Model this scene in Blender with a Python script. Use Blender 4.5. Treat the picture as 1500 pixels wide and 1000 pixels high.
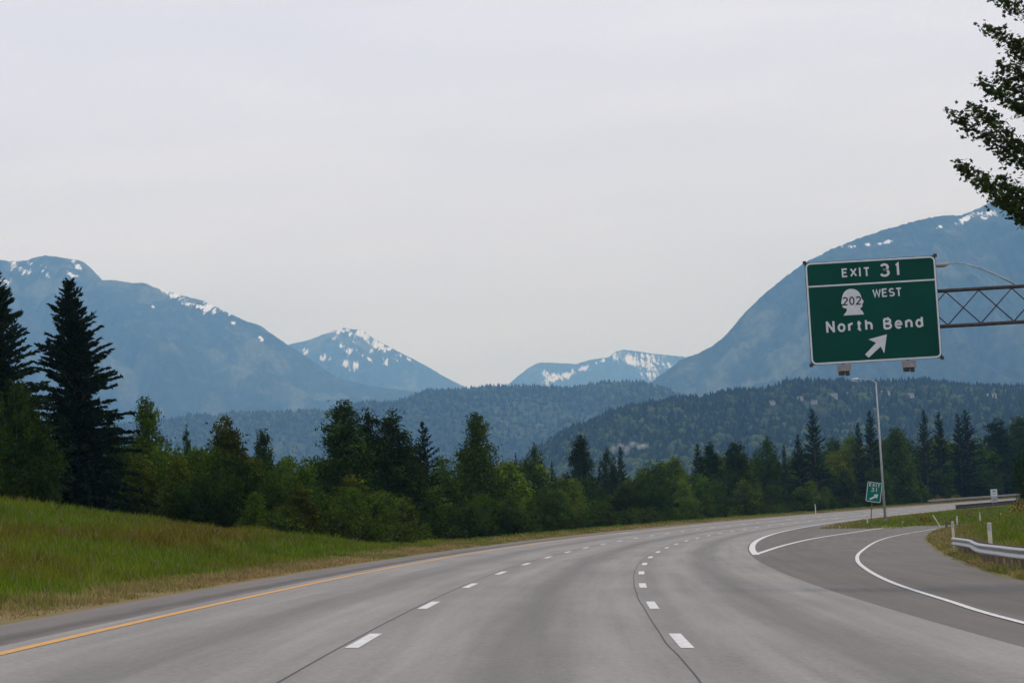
import bpy, math, random
import numpy as np
from mathutils import Vector, Matrix

random.seed(7)
rng = np.random.default_rng(7)
for o in list(bpy.data.objects):
    bpy.data.objects.remove(o)
S = bpy.context.scene
COL = S.collection

# ------------------------------------------------------------------ camera
F, H = 3675.485, 1.4477                      # focal length in photo pixels, eye height in metres
PIT, ROL = math.radians(4.1576), math.radians(3.3)
cp, sp, cr, sr = math.cos(PIT), math.sin(PIT), math.cos(ROL), math.sin(ROL)
cam = bpy.data.cameras.new('camera')
cam_o = bpy.data.objects.new('camera', cam)
COL.objects.link(cam_o)
R0, U0, FW = Vector((1, 0, 0)), Vector((0, -sp, cp)), Vector((0, cp, sp))
right = R0 * cr - U0 * sr
up = R0 * sr + U0 * cr
M = Matrix((right, up, -FW)).transposed().to_4x4()
M.translation = Vector((0, 0, H))
cam_o.matrix_world = M
cam.sensor_width = 36
cam.lens = F / 1500 * 36
cam.clip_start, cam.clip_end = 0.5, 60000
S.camera = cam_o

# ------------------------------------------------------------------ world, sun, exposure
SUN_EL, SUN_AZ = math.radians(60), math.radians(75)      # azimuth clockwise from +Y; high on the right
w = bpy.data.worlds.new('World')
S.world = w
w.use_nodes = True
nt = w.node_tree
nt.nodes.clear()
L = nt.links
out = nt.nodes.new('ShaderNodeOutputWorld')
bg = nt.nodes.new('ShaderNodeBackground')
sky = nt.nodes.new('ShaderNodeTexSky')
sky.sky_type = 'NISHITA'
sky.sun_disc = False
sky.sun_elevation = SUN_EL
sky.sun_rotation = SUN_AZ
sky.air_density, sky.dust_density = 1.0, 2.0
mul = nt.nodes.new('ShaderNodeVectorMath'); mul.operation = 'SCALE'; mul.inputs['Scale'].default_value = 0.10
L.new(sky.outputs[0], mul.inputs[0])
tc = nt.nodes.new('ShaderNodeTexCoord')
mp = nt.nodes.new('ShaderNodeMapping'); mp.inputs['Scale'].default_value = (3, 3, 16)
nz = nt.nodes.new('ShaderNodeTexNoise'); nz.inputs['Scale'].default_value = 2.2; nz.inputs['Detail'].default_value = 5; nz.inputs['Roughness'].default_value = .5
L.new(tc.outputs['Generated'], mp.inputs[0]); L.new(mp.outputs[0], nz.inputs['Vector'])
rp = nt.nodes.new('ShaderNodeValToRGB')
rp.color_ramp.elements[0].position, rp.color_ramp.elements[1].position = .32, .68
rp.color_ramp.elements[0].color = (.87, .88, 1.045, 1)
rp.color_ramp.elements[1].color = (.965, .955, 1.12, 1)
L.new(nz.outputs[0], rp.inputs[0])
mx = nt.nodes.new('ShaderNodeMix'); mx.data_type = 'RGBA'; mx.inputs[0].default_value = .90   # thick even cloud deck over the clear sky
L.new(mul.outputs[0], mx.inputs[6]); L.new(rp.outputs[0], mx.inputs[7])
L.new(mx.outputs[2], bg.inputs[0]); L.new(bg.outputs[0], out.inputs[0])
sun = bpy.data.lights.new('sun', 'SUN')
sun.energy, sun.angle, sun.color = 1.1, math.radians(14), (1, .90, .76)
sun_o = bpy.data.objects.new('sun', sun)
COL.objects.link(sun_o)
sd = Vector((math.sin(SUN_AZ) * math.cos(SUN_EL), math.cos(SUN_AZ) * math.cos(SUN_EL), math.sin(SUN_EL)))
sun_o.rotation_euler = sd.to_track_quat('Z', 'Y').to_euler()
S.view_settings.view_transform = 'Standard'
S.view_settings.look = 'None'
S.view_settings.exposure = 0.0
S.view_settings.gamma = 1
S.view_settings.use_curve_mapping = False
S.cycles.use_denoising = True
S.cycles.max_bounces = 6
S.cycles.diffuse_bounces = 3
S.cycles.transparent_max_bounces = 8
S.cycles.volume_bounces = 2

# ------------------------------------------------------------------ helpers
def at(px, py, Y):
    """world point seen at photo pixel (px, py) at forward distance Y"""
    x, y = (px - 750) / F, -(py - 500) / F
    xr, yr = cr * x + sr * y, -sr * x + cr * y
    t = Y / (cp - yr * sp)
    return np.array([xr * t, Y, H + (sp + yr * cp) * t])

def pix(P):
    """photo pixel of world points (n,3)"""
    P = np.asarray(P, float)
    d = P - np.array([0, 0, H])
    a = d[..., 0]; b = d[..., 1] * -sp + d[..., 2] * cp; c = d[..., 1] * cp + d[..., 2] * sp
    xr, yr = a / c, b / c
    x = cr * xr - sr * yr; y = sr * xr + cr * yr
    return 750 + x * F, 500 - y * F

def sstep(a, b, x):
    t = np.clip((x - a) / (b - a), 0, 1)
    return t * t * (3 - 2 * t)

def vnoise(x, y, seed=0):
    x = np.asarray(x, float); y = np.asarray(y, float)
    xi, yi = np.floor(x).astype(np.int64), np.floor(y).astype(np.int64)
    xf, yf = x - xi, y - yi
    def h(i, j):
        n = (i * 374761393 + j * 668265263 + seed * 1442695041) & 0x7fffffff
        n = ((n ^ (n >> 13)) * 1274126177) & 0x7fffffff
        return ((n ^ (n >> 16)) & 0xffff) / 65535.0
    u, v = xf * xf * (3 - 2 * xf), yf * yf * (3 - 2 * yf)
    return (h(xi, yi) * (1 - u) + h(xi + 1, yi) * u) * (1 - v) + (h(xi, yi + 1) * (1 - u) + h(xi + 1, yi + 1) * u) * v

def fbm(x, y, seed=0, oct=4):
    s, a, n = 0, .5, 0
    for k in range(oct):
        s = s + a * vnoise(x * 2 ** k, y * 2 ** k, seed + k); n += a; a *= .5
    return s / n

def tag(o, label=None, cat=None, group=None, kind=None):
    if label: o['label'] = label
    if cat: o['category'] = cat
    if group: o['group'] = group
    if kind: o['kind'] = kind
    return o

def empty(name, loc=(0, 0, 0), rz=0):
    o = bpy.data.objects.new(name, None)
    o.location = loc; o.rotation_euler = (0, 0, rz); o.empty_display_size = .2
    COL.objects.link(o)
    return o

def mesh_np(name, V, Fc, mat=None, parent=None, col=None, uv=None, smooth=False):
    """V (n,3); Fc (m,3|4) int; col per-vertex rgb; uv per-vertex"""
    V = np.ascontiguousarray(V, np.float32); Fc = np.asarray(Fc, np.int32)
    me = bpy.data.meshes.new(name)
    m, k = Fc.shape
    me.vertices.add(len(V)); me.vertices.foreach_set('co', V.ravel())
    me.loops.add(m * k); me.loops.foreach_set('vertex_index', Fc.ravel())
    me.polygons.add(m); me.polygons.foreach_set('loop_start', np.arange(0, m * k, k, dtype=np.int32))
    if smooth: me.polygons.foreach_set('use_smooth', np.ones(m, bool))
    me.update(calc_edges=True)
    if col is not None:
        a = me.color_attributes.new('Col', 'FLOAT_COLOR', 'POINT')
        c4 = np.ones((len(V), 4), np.float32); c4[:, :3] = col
        a.data.foreach_set('color', c4.ravel())
    if uv is not None:
        l = me.uv_layers.new(name='UV')
        l.data.foreach_set('uv', np.asarray(uv, np.float32)[Fc.ravel()].ravel())
    if mat: me.materials.append(mat)
    o = bpy.data.objects.new(name, me)
    COL.objects.link(o)
    if parent: o.parent = parent
    return o

class MB:
    """collects simple shapes into one mesh"""
    def __init__(s): s.v, s.f = [], []
    def add(s, vs, fs):
        n = len(s.v); s.v += [tuple(map(float, v)) for v in vs]; s.f += [tuple(i + n for i in f) for f in fs]
    def box(s, c, d, rz=0):
        cx, cy, cz = c; dx, dy, dz = d[0] / 2, d[1] / 2, d[2] / 2
        ca, sa = math.cos(rz), math.sin(rz)
        vs = [(cx + x * dx * ca - y * dy * sa, cy + x * dx * sa + y * dy * ca, cz + z * dz) for z in (-1, 1) for x, y in ((-1, -1), (1, -1), (1, 1), (-1, 1))]
        s.add(vs, [(3, 2, 1, 0), (4, 5, 6, 7), (0, 1, 5, 4), (1, 2, 6, 5), (2, 3, 7, 6), (3, 0, 4, 7)])
    def tube(s, pts, rad, n=8):
        pts = [Vector(p) for p in pts]
        if not hasattr(rad, '__len__'): rad = [rad] * len(pts)
        rings = []
        for i, p in enumerate(pts):
            d = (pts[min(i + 1, len(pts) - 1)] - pts[max(i - 1, 0)]).normalized()
            a = d.orthogonal().normalized() if i == 0 else (pa - d * pa.dot(d)).normalized()
            pa = a
            b = d.cross(a)
            rings.append([p + (a * math.cos(t) + b * math.sin(t)) * rad[i] for t in [2 * math.pi * k / n for k in range(n)]])
        vs = [v for r in rings for v in r]
        fs = [(i * n + k, i * n + (k + 1) % n, (i + 1) * n + (k + 1) % n, (i + 1) * n + k) for i in range(len(pts) - 1) for k in range(n)]
        fs += [tuple(range(n - 1, -1, -1)), tuple(range((len(pts) - 1) * n, len(pts) * n))]
        s.add(vs, fs)
    def prism(s, poly, y0, y1):
        """poly in x,z, extruded along y"""
        n = len(poly)
        s.add([(x, y0, z) for x, z in poly] + [(x, y1, z) for x, z in poly],
              [tuple(range(n)), tuple(range(2 * n - 1, n - 1, -1))] + [(i, i + n, (i + 1) % n + n, (i + 1) % n) for i in range(n)])
    def build(s, name, mat, parent=None, smooth=False):
        me = bpy.data.meshes.new(name)
        me.from_pydata(s.v, [], s.f)
        if smooth: me.polygons.foreach_set('use_smooth', [True] * len(me.polygons))
        me.update()
        me.materials.append(mat)
        o = bpy.data.objects.new(name, me)
        COL.objects.link(o)
        if parent: o.parent = parent
        return o

def clone(root, name=None):
    c = root.copy(); COL.objects.link(c)
    for ch in root.children:
        k = ch.copy(); COL.objects.link(k); k.parent = c
        k.matrix_parent_inverse = ch.matrix_parent_inverse.copy()
    return c

# ------------------------------------------------------------------ materials
def new_mat(name):
    m = bpy.data.materials.new(name); m.use_nodes = True
    return m, m.node_tree, m.node_tree.nodes['Principled BSDF']

def noise_mat(name, c0, c1, scale=4, rough=.9, detail=6, bump=0, bump_scale=60, spec=.3, metal=0, stretch=None, lo=.3, hi=.7):
    m, t, b = new_mat(name)
    co = t.nodes.new('ShaderNodeTexCoord'); mpn = t.nodes.new('ShaderNodeMapping')
    t.links.new(co.outputs['Object'], mpn.inputs[0])
    if stretch: mpn.inputs['Scale'].default_value = stretch
    n = t.nodes.new('ShaderNodeTexNoise'); n.inputs['Scale'].default_value = scale; n.inputs['Detail'].default_value = detail
    t.links.new(mpn.outputs[0], n.inputs['Vector'])
    r = t.nodes.new('ShaderNodeValToRGB')
    r.color_ramp.elements[0].position, r.color_ramp.elements[1].position = lo, hi
    r.color_ramp.elements[0].color, r.color_ramp.elements[1].color = (*c0, 1), (*c1, 1)
    t.links.new(n.outputs[0], r.inputs[0]); t.links.new(r.outputs[0], b.inputs['Base Color'])
    b.inputs['Roughness'].default_value = rough; b.inputs['Metallic'].default_value = metal
    b.inputs['Specular IOR Level'].default_value = spec
    if bump:
        n2 = t.nodes.new('ShaderNodeTexNoise'); n2.inputs['Scale'].default_value = bump_scale; n2.inputs['Detail'].default_value = 4
        t.links.new(co.outputs['Object'], n2.inputs['Vector'])
        bp = t.nodes.new('ShaderNodeBump'); bp.inputs['Strength'].default_value = bump; bp.inputs['Distance'].default_value = .02
        t.links.new(n2.outputs[0], bp.inputs['Height']); t.links.new(bp.outputs[0], b.inputs['Normal'])
    return m

def col_mat(name, rough=.9, transl=0.0, var=0.0, spec=.2):
    """colour from the mesh's own Col attribute, with a per-object tint"""
    m, t, b = new_mat(name)
    a = t.nodes.new('ShaderNodeAttribute'); a.attribute_name = 'Col'
    src = a.outputs['Color']
    if var:
        oi = t.nodes.new('ShaderNodeObjectInfo'); hs = t.nodes.new('ShaderNodeHueSaturation')
        mr = t.nodes.new('ShaderNodeMapRange'); mr.inputs['To Min'].default_value = 1 - var; mr.inputs['To Max'].default_value = 1 + var
        t.links.new(oi.outputs['Random'], mr.inputs[0]); t.links.new(mr.outputs[0], hs.inputs['Value'])
        mth = t.nodes.new('ShaderNodeMath'); mth.operation = 'MULTIPLY'; mth.inputs[1].default_value = 7.31
        fr = t.nodes.new('ShaderNodeMath'); fr.operation = 'FRACT'
        t.links.new(oi.outputs['Random'], mth.inputs[0]); t.links.new(mth.outputs[0], fr.inputs[0])
        mr2 = t.nodes.new('ShaderNodeMapRange'); mr2.inputs['To Min'].default_value = .496; mr2.inputs['To Max'].default_value = .515
        t.links.new(fr.outputs[0], mr2.inputs[0]); t.links.new(mr2.outputs[0], hs.inputs['Hue'])
        t.links.new(src, hs.inputs['Color']); src = hs.outputs[0]
    t.links.new(src, b.inputs['Base Color'])
    b.inputs['Roughness'].default_value = rough
    b.inputs['Specular IOR Level'].default_value = spec
    if transl:
        tr = t.nodes.new('ShaderNodeBsdfTranslucent'); ms = t.nodes.new('ShaderNodeMixShader'); ms.inputs[0].default_value = transl
        t.links.new(src, tr.inputs[0]); t.links.new(b.outputs[0], ms.inputs[1]); t.links.new(tr.outputs[0], ms.inputs[2])
        t.links.new(ms.outputs[0], t.nodes['Material Output'].inputs[0])
    return m

M_bark = noise_mat('bark', (.03, .023, .018), (.085, .07, .055), 14, bump=.6)
M_leaf = col_mat('broad_leaves', .9, .22, .42, 0)
M_needle = col_mat('needles', .9, .08, .25, 0)
M_maple = col_mat('maple_leaves', .6, .25, 0, .12)
M_grass = col_mat('grass_blades', .9, .25, 0, 0)
M_forest = col_mat('far_forest', 1, 0, 0, 0)
def mountain_mat():
    m, t, b = new_mat('mountain_slope')
    N = t.nodes.new
    a = N('ShaderNodeAttribute'); a.attribute_name = 'Col'
    sn = N('ShaderNodeAttribute'); sn.attribute_name = 'Snow'
    geo = N('ShaderNodeNewGeometry')
    def noise(sc, detail, rough, rot=(0, 0, 0)):
        mpn = N('ShaderNodeMapping'); mpn.inputs['Scale'].default_value = sc; mpn.inputs['Rotation'].default_value = rot
        n = N('ShaderNodeTexNoise'); n.inputs['Scale'].default_value = 1; n.inputs['Detail'].default_value = detail; n.inputs['Roughness'].default_value = rough
        t.links.new(geo.outputs['Position'], mpn.inputs[0]); t.links.new(mpn.outputs[0], n.inputs['Vector'])
        return n.outputs[0]
    def mth(op, x, y):
        n = N('ShaderNodeMath'); n.operation = op
        for k, v in enumerate((x, y)):
            if hasattr(v, 'links'): t.links.new(v, n.inputs[k])
            else: n.inputs[k].default_value = v
        return n.outputs[0]
    trees = noise((.045, .013, .032), 4, .65)
    k = N('ShaderNodeMapRange'); k.inputs['From Min'].default_value = .3; k.inputs['From Max'].default_value = .7; k.inputs['To Min'].default_value = .45; k.inputs['To Max'].default_value = 1.6
    t.links.new(trees, k.inputs[0])
    vm = N('ShaderNodeVectorMath'); vm.operation = 'SCALE'; t.links.new(a.outputs['Color'], vm.inputs[0]); t.links.new(k.outputs[0], vm.inputs['Scale'])
    streak = noise((.030, .003, .009), 7, .75, (0, math.radians(-28), 0))
    f = mth('ADD', sn.outputs['Fac'], mth('MULTIPLY', mth('SUBTRACT', streak, .5), 4.6))
    mr = N('ShaderNodeMapRange'); mr.interpolation_type = 'SMOOTHSTEP'; mr.inputs['From Min'].default_value = .46; mr.inputs['From Max'].default_value = .60
    t.links.new(f, mr.inputs[0])
    gate = mth('MULTIPLY', mr.outputs[0], mth('GREATER_THAN', sn.outputs['Fac'], .04))
    mxn = N('ShaderNodeMix'); mxn.data_type = 'RGBA'
    t.links.new(gate, mxn.inputs[0]); t.links.new(vm.outputs[0], mxn.inputs[6]); mxn.inputs[7].default_value = (.84, .84, .85, 1)
    t.links.new(mxn.outputs[2], b.inputs['Base Color']); b.inputs['Roughness'].default_value = 1; b.inputs['Specular IOR Level'].default_value = 0
    return m
M_mount = mountain_mat()
M_galv = noise_mat('galvanised_steel', (.34, .35, .36), (.46, .47, .48), 9, .42, metal=.75, spec=.5)
M_galv_old = noise_mat('weathered_galvanised_steel', (.25, .26, .27), (.40, .41, .42), 5, .6, metal=.35, spec=.5)
M_pole = noise_mat('lamp_pole_steel', (.30, .30, .30), (.40, .40, .40), 3, .6)
M_truss = noise_mat('weathered_truss_steel', (.040, .034, .034), (.075, .065, .063), 6, .8, spec=.15)
M_brown = noise_mat('weathered_wood_post', (.10, .075, .055), (.19, .15, .115), 12, .9, stretch=(1, 1, .2))
M_cream = noise_mat('faded_marker_plastic', (.50, .47, .33), (.66, .63, .50), 7, .6)
M_cap = noise_mat('grey_marker_top', (.33, .34, .35), (.45, .46, .47), 8, .5)
M_white = noise_mat('sign_white_sheeting', (.50, .51, .51), (.58, .59, .59), 3, .5)
M_lettr = noise_mat('letter_white_sheeting', (.54, .55, .55), (.62, .63, .63), 5, .5)
M_green = noise_mat('sign_green_sheeting', (.0005, .046, .030), (.001, .060, .040), .9, .6, spec=.12)
M_green2 = noise_mat('small_sign_green_sheeting', (.001, .115, .075), (.003, .15, .10), 2, .6, spec=.12)
M_black = noise_mat('sign_black', (.012, .012, .014), (.025, .025, .028), 6, .6)
M_alu = noise_mat('sign_back_aluminium', (.3, .3, .3), (.4, .4, .4), 5, .5, metal=.6)
M_fix = noise_mat('fixture_grey', (.20, .19, .18), (.30, .29, .275), 7, .6)
M_fixd = noise_mat('fixture_dark', (.015, .015, .015), (.04, .038, .035), 9, .6)
M_glass, _t, _b = new_mat('lamp_lens'); _b.inputs['Base Color'].default_value = (.6, .62, .62, 1); _b.inputs['Roughness'].default_value = .15
M_flower = col_mat('broom_flowers', .7, .25, 0, .2)

# ------------------------------------------------------------------ road alignment
CA, CB, CC, CD, CQ = 1.5323, -.483, 4.1976, -.0398, .0345
EL = .0559                                   # superelevation of the right-hand curve
YT = 470.0
def cx(Y):
    Y = np.asarray(Y, float); Z = np.minimum(Y, YT) / 100
    x = CA + CB * Z + CC * Z ** 2 + CD * Z ** 3 + CQ * Z ** 4
    return x + np.maximum(Y - YT, 0) * csl(YT)
def csl(Y):
    Z = np.minimum(np.asarray(Y, float), YT) / 100
    return (CB + 2 * CC * Z + 3 * CD * Z ** 2 + 4 * CQ * Z ** 3) / 100
def XU(Y, u):
    return cx(Y) + u * np.sqrt(1 + csl(Y) ** 2)
def UX(X, Y):
    return (X - cx(Y)) / np.sqrt(1 + csl(Y) ** 2)

# right edge of the paved area (grass edge) and ramp lines, as (Y, u)
GR = np.array([(-60, 6.6), (0, 6.9), (30, 7.7), (57.8, 8.74), (67, 9.22), (81, 10.2), (94.7, 10.99), (110.5, 11.9), (126, 12.7), (150, 13.6), (175, 14.5), (197, 15.3), (205, 15.8)])
def gr(Y): return np.interp(Y, GR[:, 0], GR[:, 1])
# tail of the ramp in X, Y: it swings right behind the infield bank
TAILL = np.array([(29.67, 206.8), (33.6, 217), (39.5, 227), (48, 236), (60, 243), (78, 249), (100, 252)])
TAILR = np.array([(33.9, 201.7), (38.0, 210), (43.6, 217.5), (51.5, 225), (62.5, 231), (79, 236.5), (100, 239.5)])

def gz(X, Y):
    """height of the finished ground and pavement"""
    X = np.asarray(X, float); Y = np.asarray(Y, float)
    u = UX(X, Y)
    Zf = np.clip(Y, 0, 520) / 100
    z = -EL * np.clip(u, -10, 16) + (-.0191 * Zf ** 2 + .0089 * Zf ** 3)
    far = sstep(500, 900, Y)
    # cut bank on the left, dying out ahead
    fade = np.interp(Y, [-100, 20, 60, 95, 110, 122, 138, 155], [.75, .9, 1, .97, .74, .26, .06, 0])
    q = np.maximum(-u - 11.3, 0)
    bank = .222 * (q - .9 * (1 - np.exp(-q / .9)))
    bank = np.where(bank > 2.6, 2.6 + 1.2 * (1 - np.exp(-(bank - 2.6) / 1.2)), bank)
    z = z + bank * fade + (fbm(X * .18, Y * .12, 3) - .5) * .35 * sstep(0, 5, q)
    z = z - .35 * sstep(11.3, 14, -u) * (1 - fade) * (1 - far)
    # infield bank on the right of the ramp
    e = u - gr(Y)
    inf = .82 * sstep(1.6, 6.5, e) * sstep(55, 80, Y) * (1 - sstep(196, 215, Y))
    inf = inf + .45 * sstep(1, 8, e) * (1 - sstep(30, 55, Y))
    z = z + inf + (fbm(X * .3, Y * .2, 9) - .5) * .16 * sstep(1.0, 4, e)
    return z * (1 - far) + far * -1.0

def gzf(X, Y): return float(gz(np.array([X]), np.array([Y]))[0])

# ------------------------------------------------------------------ ground sheet
def ground_colour(X, Y, u):
    """what grows there: dry tan verge, green meadow, reddish sorrel drifts"""
    n1, n2, n3 = fbm(X * .25, Y * .12, 21), fbm(X * .9, Y * .5, 22), fbm(X * .1, Y * .05, 23)
    green = np.stack([.064 + .04 * n2, .104 + .05 * n2, .007 + .005 * n1], -1)
    olive = np.stack([.095 + .03 * n2, .108 + .03 * n2, .012 + 0 * n1], -1)
    red = np.stack([.090 + .03 * n2, .062 + .02 * n2, .013 + 0 * n1], -1)
    tan = np.stack([.19 + .07 * n2, .145 + .05 * n2, .062 + .02 * n2], -1)
    c = green + (olive - green) * sstep(.45, .7, n1)[..., None]
    rd = sstep(.42, .62, n3 * .6 + n1 * .4) * sstep(12.5, 15.5, -u) * (1 - sstep(18, 23, -u))
    rd = np.maximum(rd, .8 * sstep(.55, .72, n1) * sstep(13, 16, -u))
    c = c + (red - c) * (.75 * rd)[..., None]
    edgeL = (1 - sstep(8.9 + 2.2 * n2, 10.4 + 2.2 * n2, -u)) * (u < 0)
    edgeR = (1 - sstep(.9, 3.0 + n1, u - np.where(Y < 207, gr(Y), 5.6))) * (u > 0) * (.85)
    d = np.clip(edgeL + edgeR, 0, 1)
    return c + (tan - c) * (d * (.45 + .55 * sstep(.32, .6, n1 * .5 + n2 * .5)))[..., None]

Ys = np.concatenate([np.arange(-60, 270, 1.5), np.arange(270, 520, 4), np.geomspace(524, 21500, 44)])
us = np.concatenate([-np.geomspace(60, 9000, 28)[::-1], np.arange(-54, -26, 2), np.arange(-26, -9.4, .5), [-9.0, -7.5, -4, 0, 3.6], np.arange(4.2, 26, .6), np.arange(27, 60, 2.5), np.geomspace(62, 9000, 28)])
YY, UU = np.meshgrid(Ys, us, indexing='ij')
XX = np.where(np.abs(UU) < 60, XU(YY, UU), XU(np.minimum(YY, 700), UU))
XX = np.where((YY > 700), XU(700, UU) , XX)
ZZ = gz(XX, YY)
ud = UX(XX, YY)
# bed under the pavement is sunk a little
def in_tail(X, Y):
    r = np.zeros(X.shape, bool)
    for a in range(len(TAILL) - 1):
        q = [TAILL[a], TAILL[a + 1], TAILR[a + 1], TAILR[a]]
        ins = np.ones(X.shape, bool)
        for k in range(4):
            p0, p1 = q[k], q[(k + 1) % 4]
            ins &= ((p1[0] - p0[0]) * (Y - p0[1]) - (p1[1] - p0[1]) * (X - p0[0])) <= 0.6
        r |= ins
    return r
paved = (ud > -8.95) & (ud < np.where(YY < 205, gr(YY) - .25, 5.4))
ZZ = ZZ - .10 * paved - .10 * in_tail(XX, YY)
nr, nc = YY.shape
idx = np.arange(nr * nc).reshape(nr, nc)
quads = np.stack([idx[:-1, :-1], idx[:-1, 1:], idx[1:, 1:], idx[1:, :-1]], -1).reshape(-1, 4)
gc = ground_colour(XX, YY, ud) * .8
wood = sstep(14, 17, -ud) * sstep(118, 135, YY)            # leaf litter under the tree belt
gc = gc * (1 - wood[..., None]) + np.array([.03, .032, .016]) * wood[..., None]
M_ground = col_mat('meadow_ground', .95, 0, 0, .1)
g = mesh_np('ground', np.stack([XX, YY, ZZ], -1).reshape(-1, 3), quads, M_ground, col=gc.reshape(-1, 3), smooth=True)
tag(g, kind='structure')

# ------------------------------------------------------------------ pavement
def strip(name, mat, Yl, ua, ub, lift, parent=None, n=1):
    """sheet between lateral offsets ua(Y) and ub(Y)"""
    Yl = np.asarray(Yl, float)
    ua = np.broadcast_to(ua, Yl.shape); ub = np.broadcast_to(ub, Yl.shape)
    t = np.linspace(0, 1, n + 1)
    U = ua[:, None] * (1 - t) + ub[:, None] * t
    Yg = np.repeat(Yl[:, None], n + 1, 1)
    # offset square to the road
    sl = csl(Yg); k = np.sqrt(1 + sl ** 2)
    X = cx(Yg) + U * k
    V = np.stack([X, Yg, gz(X, Yg) + lift], -1).reshape(-1, 3)
    i = np.arange(len(Yl) * (n + 1)).reshape(len(Yl), n + 1)
    q = np.stack([i[:-1, :-1], i[:-1, 1:], i[1:, 1:], i[1:, :-1]], -1).reshape(-1, 4)
    return mesh_np(name, V, q, mat, parent, uv=np.stack([U, Yg], -1).reshape(-1, 2), smooth=True)

def pave_mat(name, c0, c1, bands, fine=.09, rough=.85):
    """aggregate grain, long wear streaks, and stained bands at lateral offsets (centre, half width, amount)"""
    m, t, b = new_mat(name)
    uv = t.nodes.new('ShaderNodeUVMap'); uv.uv_map = 'UV'
    def noise(scale, stretch, detail=5, rough_=.55):
        mpn = t.nodes.new('ShaderNodeMapping'); mpn.inputs['Scale'].default_value = (stretch[0], stretch[1], 1)
        n = t.nodes.new('ShaderNodeTexNoise'); n.inputs['Scale'].default_value = scale; n.inputs['Detail'].default_value = detail; n.inputs['Roughness'].default_value = rough_
        t.links.new(uv.outputs[0], mpn.inputs[0]); t.links.new(mpn.outputs[0], n.inputs['Vector'])
        return n.outputs[0]
    def math_(op, a, bb):
        n = t.nodes.new('ShaderNodeMath'); n.operation = op
        for k, v in enumerate((a, bb)):
            if hasattr(v, 'links'): t.links.new(v, n.inputs[k])
            else: n.inputs[k].default_value = v
        return n.outputs[0]
    r = t.nodes.new('ShaderNodeValToRGB')
    r.color_ramp.elements[0].position, r.color_ramp.elements[1].position = .36, .64
    r.color_ramp.elements[0].color, r.color_ramp.elements[1].color = (*c0, 1), (*c1, 1)
    big, streak, grain, blot = noise(.35, (1, .25)), noise(1.3, (2.2, .05)), noise(11, (1, .35), 6, .95), noise(1.6, (1, .3))
    v = math_('ADD', math_('MULTIPLY', big, .24), math_('MULTIPLY', streak, .26))
    v = math_('ADD', v, math_('MULTIPLY', grain, .50))
    t.links.new(v, r.inputs[0])
    sep = t.nodes.new('ShaderNodeSeparateXYZ'); t.links.new(uv.outputs[0], sep.inputs[0])
    dark = None
    for c, hw, amt in bands:
        d = math_('ABSOLUTE', math_('SUBTRACT', math_('ADD', sep.outputs[0], math_('MULTIPLY', math_('SUBTRACT', blot, .5), .5)), c), 0)
        mr = t.nodes.new('ShaderNodeMapRange'); mr.interpolation_type = 'SMOOTHSTEP'
        mr.inputs['From Min'].default_value = hw; mr.inputs['From Max'].default_value = 0
        mr.inputs['To Min'].default_value = 0; mr.inputs['To Max'].default_value = amt
        t.links.new(d, mr.inputs[0])
        dark = mr.outputs[0] if dark is None else math_('ADD', dark, mr.outputs[0])
    colr = r.outputs[0]
    if dark is not None:
        dk = math_('MULTIPLY', dark, math_('ADD', math_('MULTIPLY', big, 1.0), .5))
        mxn = t.nodes.new('ShaderNodeMix'); mxn.data_type = 'RGBA'; mxn.clamp_factor = True
        t.links.new(dk, mxn.inputs[0]); t.links.new(colr, mxn.inputs[6]); mxn.inputs[7].default_value = (c0[0] * .35, c0[1] * .34, c0[2] * .34, 1)
        colr = mxn.outputs[2]
    t.links.new(colr, b.inputs['Base Color'])
    b.inputs['Roughness'].default_value = rough; b.inputs['Specular IOR Level'].default_value = .25
    bp = t.nodes.new('ShaderNodeBump'); bp.inputs['Strength'].default_value = .35; bp.inputs['Distance'].default_value = .006
    t.links.new(grain, bp.inputs['Height']); t.links.new(bp.outputs[0], b.inputs['Normal'])
    return m

M_conc = pave_mat('worn_concrete', (.146, .140, .126), (.316, .302, .274),
                  [(-5.5, .9, .36), (-1.85, .9, .42), (1.85, .9, .40), (-3.66, .45, .16), (0.1, .5, .2)])
M_asph = pave_mat('ramp_asphalt', (.085, .078, .066), (.175, .161, .138), [(6.0, 1.4, .12)])
M_shol = pave_mat('shoulder_asphalt', (.105, .096, .083), (.20, .184, .16), [(-7.95, .40, .55)])
M_seal = noise_mat('joint_sealant', (.018, .018, .019), (.04, .04, .04), 9, .6)
def paint_mat(name, c, under):
    m, t, b = new_mat(name)
    uv = t.nodes.new('ShaderNodeUVMap'); uv.uv_map = 'UV'
    n = t.nodes.new('ShaderNodeTexNoise'); n.inputs['Scale'].default_value = 7; n.inputs['Detail'].default_value = 7; n.inputs['Roughness'].default_value = .7
    t.links.new(uv.outputs[0], n.inputs['Vector'])
    r = t.nodes.new('ShaderNodeValToRGB'); e = r.color_ramp.elements
    e[0].position, e[1].position = .36, .56
    e[0].color = (*[(a * .45 + q * .55) for a, q in zip(c, under)], 1); e[1].color = (*c, 1)
    t.links.new(n.outputs[0], r.inputs[0]); t.links.new(r.outputs[0], b.inputs['Base Color'])
    b.inputs['Roughness'].default_value = .7
    return m
M_pw = paint_mat('white_road_paint', (.66, .66, .63), (.2, .2, .19))
M_py = paint_mat('yellow_road_paint', (.62, .30, .045), (.2, .17, .12))

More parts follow.
